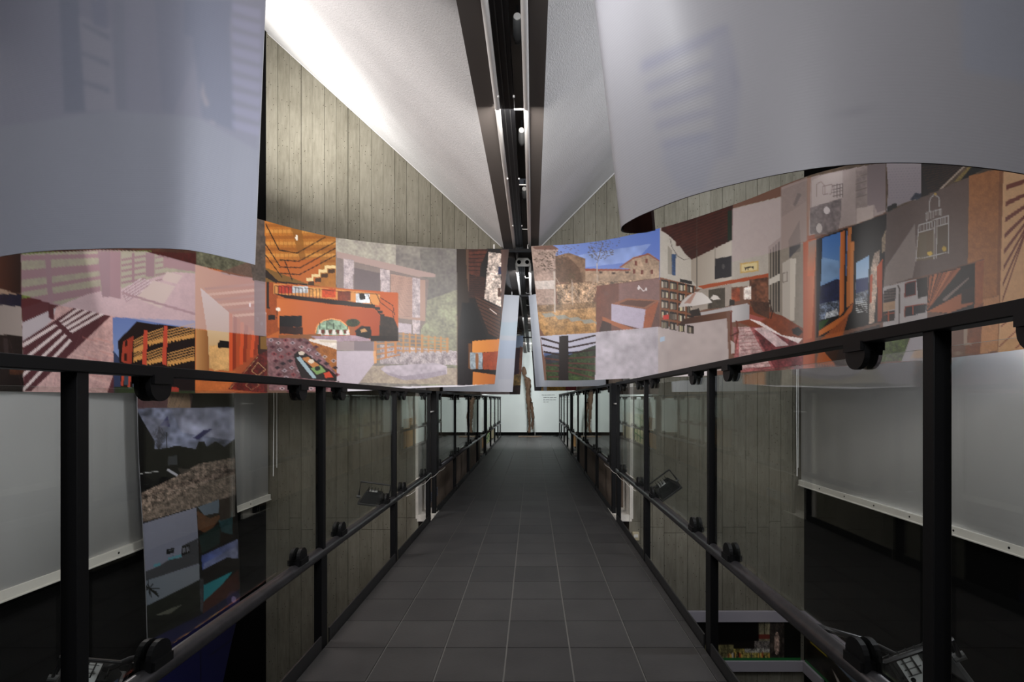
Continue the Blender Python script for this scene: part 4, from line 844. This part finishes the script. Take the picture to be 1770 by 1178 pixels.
for i in range(18): K.Ln(0x25242a,1.5,(560,360),(525+i*4,275+abs(i-9)*4),a=.6)
K.Ln(0x101010,3,(588,300),(588,360)); K.P(0x0a0a0a,[(484,362),(590,355),(620,345),(690,358),(700,332),(720,330),(728,350),(760,330),(790,350),(828,322),(828,390),(640,420),(500,450)]); K.P(0x2e3034,[(592,385),(625,380),(625,412),(592,416)]); K.P(0x0a0a0c,[(488,440),(640,440),(560,480),(496,510)])
K.P(0x6e6056,[(500,512),(620,455),(700,410),(828,388),(832,522),(500,617)],n=.9,cell=2.2,g=(0x504640,'x')); K.P(0x5a5048,[(540,560),(760,470),(830,440),(830,520),(500,616)],n=.8,cell=3,a=.5); K.P(0x9c9ca4,[(585,432),(595,428),(628,448),(622,455)]); K.P(0x3a3430,[(625,425),(680,430),(640,450)],a=.8); K.Ln(0x9a9a9a,3,(492,445),(560,436)); 
K.P(0x6f7180,[(499,622),(693,563),(702,775),(512,825)],g=(0x666877,'y')); K.P(0x35363a,[(512,790),(560,770),(600,745),(640,700),(697,672),(702,760),(512,824)]); K.P(0x0c0c0c,[(587,712),(615,705),(615,722),(587,730)]); K.P(0x6d7080,[(615,705),(640,695),(642,740),(610,745)]); K.P(0x0c0c0c,[(640,702),(670,693),(670,722),(640,735)]); K.P(0x4a7a86,[(592,742),(640,728),(640,738),(592,750)]); K.P(0x4a7a86,[(540,765),(565,758),(565,768),(540,775)]); K.Ln(0x50525a,3,(595,716),(612,712)); 
for i in range(4): K.Ln(0x7c7e88,2.5,(645+i*7,706-i*2),(645+i*7,725-i*2))
K.P(0x140d0a,[(694,562),(830,520),(824,670),(700,728)]); K.P(0x4f5a66,[(697,562),(772,536),(772,582),(720,592)]); K.P(0x4a2f1e,[(694,575),(740,602),(775,590),(775,600),(735,660),(697,640)],n=.2); K.P(0x20383c,[(770,610),(820,575),(820,660),(780,650)],n=.3); K.P(0x10201f,[(700,665),(775,620),(775,690),(712,726)],n=.2); K.P(0x1f1614,[(775,540),(820,522),(815,600),(775,610)])
K.P(0x39467c,[(710,735),(838,675),(842,770),(715,830)],g=(0x6a7090,'x'),n=.3,cell=12); K.P(0x7c8096,[(720,760),(835,700),(838,740),(715,785)],a=.5,n=.5,cell=10); K.P(0x100c0c,[(712,785),(800,740),(842,745),(842,775),(715,830)],n=.2); K.P(0x1c6a74,[(718,838),(822,788),(770,850),(718,895)],g=(0x2c8088,'x')); K.P(0x3c1f1a,[(718,895),(840,782),(846,855),(715,938)],n=.15); K.P(0x303034,[(704,815),(718,812),(716,930),(706,935)],n=.6)
K.P(0x5c636c,[(512,822),(703,765),(704,825),(515,915)],g=(0x6b7078,'x')); K.P(0x11140f,[(514,912),(600,870),(704,818),(706,940),(520,1000)],n=.4); K.P(0x5a5a50,[(545,945),(600,920),(645,905),(600,938)],a=.8)
for i in range(20): K.Ln(0x0a0a08,3,(525,850),(525+44*math.cos(i*.75)*random.uniform(.5,1),850+40*math.sin(i*.9)*random.uniform(.5,1)))
K.P(0x0b0d0a,[(518,955),(706,930),(708,1000),(522,1040)],n=.3); K.P(0x10112c,[(520,1035),(712,940),(846,850),(842,1180),(520,1180)],g=(0x161746,'y')); K.P(0x0c0d22,[(520,1080),(600,1040),(846,940),(846,1178),(520,1178)],a=.4)
K.E(0xb0a0c8,824,888,9,11,a=.9); K.E(0x5a4888,824,888,26,30,a=.3); K.Ln(0x0b0b1c,4,(765,905),(768,980),(845,920)); K.Ln(0x0b0b1c,4,(705,980),(708,1178)); K.Ln(0x0b0b1c,5,(740,1085),(845,1010))
nv,nu=330,120; v=np.linspace(0,1,nv+1)[:,None]; u=np.linspace(0,1,nu+1)[None]
py=640+(1240-640)*v+0*u; left=smooth([640,700,800,900,1000,1180,1240],[237,238,241,247,252,257,259],py); right=smooth([640,700,800,860,960,1050,1120,1240],[405,405,407,409,414,413,398,372],py); px=left+(right-left)*u
Zs=-2.15*F/(px-VX); P=np.stack([-2.15+0*px,Zs,1-(py-VY)/F*Zs],-1)
zt=1-(640-VY)/F*Zs
o=gridobj('picture_strip',P,np.clip(K.S(px,np.minimum(py,1188))*1.6,0,.9),M_ink); tag(o,'tall hanging strip of pictures in front of the left wall screen','banner')
gridobj('backing',P[::30,::20]+np.array([-.004,0,0]),None,M_sheet,o)

# ------------------------------------------------------------------ lower frieze
M_ledge=mat('lilac_grey_ledge',(.30,.28,.31),.7)
for nm,a,b in (('trim_5',(.9,ZW-.03,1-1.905),(XR-.03,ZW-.001,1-1.815)),('trim_5',(.9,ZW-.03,1-2.33),(XR-.03,ZW-.001,1-2.24)),
               ('trim_6',(XR-.032,1.2,1-1.905),(XR-.001,ZW-.002,1-1.815)),('trim_6',(XR-.032,4.1,1-2.33),(XR-.001,ZW-.002,1-2.24))):
    struct(BX(nm,a,b,M_ledge,bevel=.002))
K=Cv(0,0,300,60,0x14100e,2)
K.P(0x0a0808,[(0,0),(150,0),(150,30),(0,34)]); K.P(0x6a6450,[(150,0),(190,0),(190,30),(150,30)],n=.5); K.R(0x1a1410,168,0,172,20); K.R(0x5c2a22,150,20,190,27); K.R(0x5a5450,135,30,190,44,n=1.0,cell=2)
K.R(0x5a5438,0,36,60,58,n=1,cell=3); K.R(0x7a6e3c,60,42,190,58,n=1.0,cell=3); K.R(0x8c8880,100,42,190,48,n=1,cell=2); K.R(0x302a26,190,0,240,58,n=.8,cell=4); K.E(0x8a7468,215,34,10,18,n=.8); K.R(0x0c0c0a,240,0,300,58)
for i in range(26):
    x=random.random()*190; K.E(random.choice((0x8a3c28,0xb89040,0x2a2a3a,0xb0a898,0x1a120c)),x,50+random.random()*6,2.5,5)
K.R(0x1c5a2c,0,56,300,60)
def frieze(name,P0,P1,h0,h1,src,label,nu=200,nv=50,mirror=False):
    u=np.linspace(0,1,nu+1)[None]; v=np.linspace(0,1,nv+1)[:,None]; X=P0[0]+(P1[0]-P0[0])*u+0*v; Y=P0[1]+(P1[1]-P0[1])*u+0*v; Z=h1+(h0-h1)*v+0*u
    o=gridobj(name,np.stack([X,Y,Z],-1),np.clip(src.S(np.abs((u-.48)/.52 if mirror else u)*src.w/src.k+0*v,v*src.h/src.k+0*u)*1.3,0,.9),M_ink); tag(o,label,'poster'); return o
frieze('picture_frieze',(.92,ZW-.012),(XR-.04,ZW-.012),1-2.24,1-1.905,K,'low strip of dark group photographs on the concrete wall, between two ledges',mirror=True)
K2b=Cv(0,0,300,60,0x5a6470,2); K2b.P(0x1a1610,[(0,10),(60,26),(120,34),(200,30),(300,34),(300,58),(0,58)],n=.9,cell=4); K2b.P(0x8a7a20,[(18,2),(34,24),(8,24)]); K2b.P(0x8a7030,[(120,36),(160,40),(150,56),(110,56)],n=.6); K2b.P(0xa09890,[(40,34),(60,50),(52,54)]); K2b.P(0x2a3a18,[(150,20),(170,32),(190,14),(210,30),(240,8),(300,30),(300,40),(150,40)],n=.6); K2b.R(0x1c5a2c,0,56,300,60)
frieze('picture_frieze',(XR-.012,ZW-.03),(XR-.012,1.4),1-2.24,1-1.905,K2b,'low picture strip with yellow cone and pale sky on the black right wall')

# ------------------------------------------------------------------ things beyond the second opening
def board(name,x,y0,y1,z0,z1,col,label,cat='board',lattice=False):
    t=tag(empty(name,(x,(y0+y1)/2,z0)),label,cat); L=(y1-y0)/2
    MB().box((-.012,-L,0),(.012,L,z1-z0)).build('panel',mat('board_'+name+str(col),col,.6,vary=.15,vscale=12),t,bevel=.002)
    sx=1 if x<0 else -1
    if lattice:
        g=mat('green_lattice_paint',(.015,.16,.03),.5)
        for i in range(5): MB().box((sx*.012,-L+i*L/2-.012,.02),(sx*.022,-L+i*L/2+.012,z1-z0-.02)).build('slat',g,t)
        for i in range(4): MB().tube([(sx*.026,-L+.02,.1+i*.2),(sx*.026,L-.02,.22+i*.2)],.01,6).build('slat',g,t)
    for s_ in (-1,1): MB().box((-.03,s_*L*.8-.02,-.0),(.03,s_*L*.8+.02,.03)).build('foot',M_black,t)
    return t
struct(BX('floor',(-1.1,9.86,-.10),(-.87,14.28,-.012),M_grout)); struct(BX('floor',(.72,9.86,-.10),(.95,14.28,-.012),M_grout))
board('standing_board',-1.045,9.95,10.75,0,.62,(.46,.22,.06),'narrow orange-brown board standing behind the far left railing')
board('lattice_board',-1.045,11.0,12.3,0,.66,(.55,.50,.30),'pale board with green lattice behind the far left railing',lattice=True)
board('standing_board',-1.045,12.7,13.9,0,.66,(.60,.50,.30),'straw-coloured board at the far end behind the left railing')
board('standing_board',.89,10.4,11.4,0,.60,(.50,.25,.07),'orange board standing behind the far right railing')

# ------------------------------------------------------------------ carved figure
SX,SY=-.115,13.6
def sp(x,y,d=0): return ((x/6.546+860-VX)/F*SY-SX, d, (VY-(y/6.546+620))/F*SY+1)
t=tag(empty('carved_figure',(SX,SY,0)),'tall thin carved brown wooden human figure on a rod at the end of the walkway','sculpture')
chains=[([sp(298,88),sp(292,110),sp(300,140),sp(296,172),sp(302,200),sp(330,222),sp(348,262),sp(350,310),sp(340,370),sp(345,420),sp(352,452)],
         [.014,.045,.058,.045,.026,.052,.068,.062,.052,.062,.070]),
        ([sp(352,452),sp(350,520,-.02),sp(354,590,-.03),sp(360,660,-.03),sp(362,740,-.03),sp(360,790,-.04),sp(352,840,-.07)],[.06,.052,.044,.036,.030,.036,.03]),
        ([sp(352,452),sp(378,500,.03),sp(388,560,.04),sp(398,620,.04),sp(402,690,.03),sp(392,750,.03),sp(396,800,-.02)],[.05,.05,.042,.040,.034,.036,.028]),
        ([sp(318,218),sp(312,240,-.05),sp(320,300,-.06),sp(330,370,-.06),sp(328,440,-.05)],[.028,.028,.024,.02,.018]),
        ([sp(350,225),sp(366,250,.05),sp(370,320,.05),sp(364,390,.05),sp(368,440,.04)],[.028,.028,.022,.02,.018])]
vs=[];es=[];rs=[]
for ci,(pts,rr) in enumerate(chains):
    start=len(vs)
    for i,(p,r) in enumerate(zip(pts,rr)):
        if ci in (1,2) and i==0: continue
        vs.append(p); rs.append(r)
    idx=list(range(start,len(vs)))
    if ci in (1,2): idx=[10]+idx
    if ci in (3,4): es.append((5,idx[0]))
    es+= list(zip(idx,idx[1:]))
me=bpy.data.meshes.new('body'); me.from_pydata(vs,es,[]); body=link('body',me,M_bark,t)
sk=body.modifiers.new('skin','SKIN'); sk.use_smooth_shade=True
for i,vv in enumerate(me.skin_vertices[0].data): vv.radius=(rs[i]*1.1,rs[i]*1.05); vv.use_root=(i==10)
sb=body.modifiers.new('sub','SUBSURF'); sb.levels=sb.render_levels=2
tx=bpy.data.textures.new('chip','CLOUDS'); tx.noise_scale=.07
dm=body.modifiers.new('carve','DISPLACE'); dm.texture=tx; dm.strength=.045; dm.mid_level=.5
# head wedge, nose and chin in profile
m=MB(); hp=[sp(296,84),sp(312,92),sp(326,130),sp(332,168),sp(318,180),sp(296,182),sp(284,176),sp(276,168),sp(280,150),sp(266,138),sp(278,120),sp(276,98)]
m.prism([(p[0],p[2]) for p in hp],'y',-.05,.05); h=m.build('head',M_bark,t,bevel=.02)
MB().box((-.035,-.052,.0),(.0,-.048,.012)).build('brow',M_bark,t).location=(hp[0][0]-.02,0,hp[10][2]-.01)
MB().tube([sp(335,600,.06),sp(335,872,.06)],.006,8).build('rod',M_black,t)
MB().tube([sp(424,680,.06),sp(424,866,.06)],.003,6).build('thin_rod',M_tubew,t)
a=sp(235,0)[0]; b=sp(497,0)[0]
MB().box((a,-.07,.0),(b,.12,.03)).build('base_board',mat('base_plank',(.14,.10,.07),.7,vary=.3,vscale=20),t,bevel=.003)
# tangled cable on the floor by the right railing
pts=[(.60+.06*math.cos(i*.9)+.004*i,13.75+.10*math.sin(i*1.3),.012+.012*(i%3)) for i in range(22)]
tag(MB().tube(pts,.006,6).build('floor_cable',M_black,smooth=True),'small tangle of black cable on the floor near the far right corner','cable')
# handwriting on the far wall
hw=MB(); rr=random.Random(3)
for row,(x0,x1,y) in enumerate(((500,630,408),(520,662,436),(520,650,462),(520,572,486))):
    x=x0
    while x<x1:
        n=rr.randint(3,6)
        hw.tube([at(860+(x+i*3.2)/6.546,620+(y+(4 if i%2 else -4)*rr.uniform(.4,1))/6.546,14.292) for i in range(n*2)],.0045,4)
        x+=n*6.4+7
o=hw.build('handwriting',mat('pencil_grey',(.10,.10,.11),.9))
tag(o,'four short lines of faint grey handwriting on the white far wall','writing')

# ------------------------------------------------------------------ floodlights clamped outside the railings
def floodlight(loc,rot,sc,label,sticker=True,up=0):
    t=tag(empty('floodlight',loc),label,'floodlight'); t.rotation_euler=rot; t.scale=(sc,)*3
    m=MB().raw([(-.09,-.06,0),(.09,-.06,0),(.09,.06,0),(-.09,.06,0),(-.055,-.035,.085),(.055,-.035,.085),(.055,.035,.085),(-.055,.035,.085)],[(3,2,1,0),(4,5,6,7),(0,1,5,4),(1,2,6,5),(2,3,7,6),(3,0,4,7)])
    m.build('housing',M_black,t,bevel=.004)
    MB().box((-.1,-.07,-.014),(.1,.07,0)).build('front_frame',mat('dark_grey_cast',(.03,.03,.032),.5),t,bevel=.003)
    MB().box((-.085,-.055,-.017),(.085,.055,-.014)).build('lens',mat('lamp_glass',(.25,.26,.26),.1),t)
    for i in range(5): MB().box((-.045+i*.022,-.03,.085),(-.041+i*.022,.03,.105)).build('fin',M_black,t)
    MB().tube([(-.105,0,.03),(-.105,0,.14),(.105,0,.14),(.105,0,.03)],.007,8).build('bracket',M_rail,t)
    for s_ in (-1,1): MB().tube([(s_*.09,.0,.03),(s_*.118,0,.03)],.011,10).build('knob',M_grey,t)
    if sticker: 
        k=MB().box((-.045,-.0745,-.006),(.03,-.0742,.035)); st=MB().box((-.035,-.048,.0855),(.02,.028,.087)).build('sticker',mat('paper_label',(.55,.56,.56),.6),t)
        for j in range(4): MB().box((-.03,.018-j*.016,.087),(.012-.01*(j%2),.021-j*.016,.0874)).build('printed_line',M_grey,st)
        MB().tube([(-.024,-.038,.087),(-.024,-.038,.0875)],.006,12).build('printed_mark',M_matte,st)
    FL.append(t); return t
FL=[]
floodlight(at(644,868,3.35),(0,math.radians(10),math.radians(14)),.9,'black floodlight clamped outside the left railing beside a slim post')
floodlight(at(1156,848,3.4),(math.radians(15),math.radians(-38),math.radians(-10)),.85,'black floodlight clamped outside the right railing, tilted, by the second post')
floodlight(at(1590,1165,1.38),(math.radians(42),math.radians(-30),math.radians(-20)),1.0,'large black floodlight with a white label beyond the right railing at the bottom')
floodlight(at(150,1185,1.30),(math.radians(30),math.radians(20),math.radians(30)),.7,'black floodlight at the bottom left corner beyond the left railing')
bpy.context.view_layer.update()
for t,b in zip(FL,((-.868,3.33,LM),(.712,3.4,RM),(.712,1.38,RM),(-.868,1.3,LM))):
    a=t.matrix_world.translation.copy(); b=Vector(b); d=(a-b).normalized(); b=b+d*.045
    o=MB().tube([a+Vector((0,0,.02)),(a+b)/2+Vector((0,0,.025)),b],.008,8).build('arm',M_rail,t,smooth=True); o.matrix_parent_inverse=t.matrix_world.inverted()
# white cable clips / wire along the handrails near the opening
for xc,mid,s_ in ((-.868,LM,'left'),(.712,RM,'right')):
    pts=[(xc+(.026 if xc<0 else -.026),3.4+i*.1,mid-.018-.012*abs(math.sin(i*.8))) for i in range(16)]
    tag(MB().tube(pts,.002,6).build('thin_cable',M_screenbar,smooth=True),'thin pale cable looped under the %s handrail near the concrete opening'%s_,'cable')
# small beige socket box on the concrete and grey vents at the corridor foot
t=tag(empty('socket_box',(.88,ZW-.012,-.17)),'small beige box low on the concrete wall, beside the right walkway edge','box')
MB().box((-.03,-.03,-.035),(.03,.01,.035)).build('box_body',mat('beige_plastic',(.42,.36,.24),.5),t,bevel=.006); MB().box((-.018,-.033,-.006),(.018,-.03,.02)).build('box_lid',M_screenbar,t)
for i,y in enumerate((4.85,5.12)):
    t=tag(empty('floor_vent',(-.972,y,.02)),('nearer','farther')[i]+' small grey slotted plate at the foot of the left corridor wall','vent')
    MB().box((-.012,-.11,.0),(0,.11,.085)).build('plate',mat('lilac_plate',(.17,.17,.2),.6),t)
    for j in range(4): MB().box((.0,-.09,.012+j*.018),(.002,.09,.016+j*.018)).build('slot',M_black,t)

GR={'railing':'glass railings along the walkway','floodlight':'floodlights outside the railings','hanging_sheet':'sheets and prints hanging from the cross bars',
    'printed_banner':'large printed banners beside the gap','cross_bar':'cross bars over the walkway','spot_lamp':'spot lamps in the roof channel','wall_screen':'white wall screens',
    'picture_frieze':'picture friezes on the lower storey','floor_vent':'slotted plates at the corridor foot','screen_cord':'pull cords at the wall corners','standing_board':'boards beyond the far opening',
    'cable_beam':'overhead cable beams','tie_rod':'rods joining the railings','thin_cable':'cables under the handrails'}
for o in C.objects:
    k=o.name.split('.')[0]
    if o.parent is None and k in GR: o['group']=GR[k]
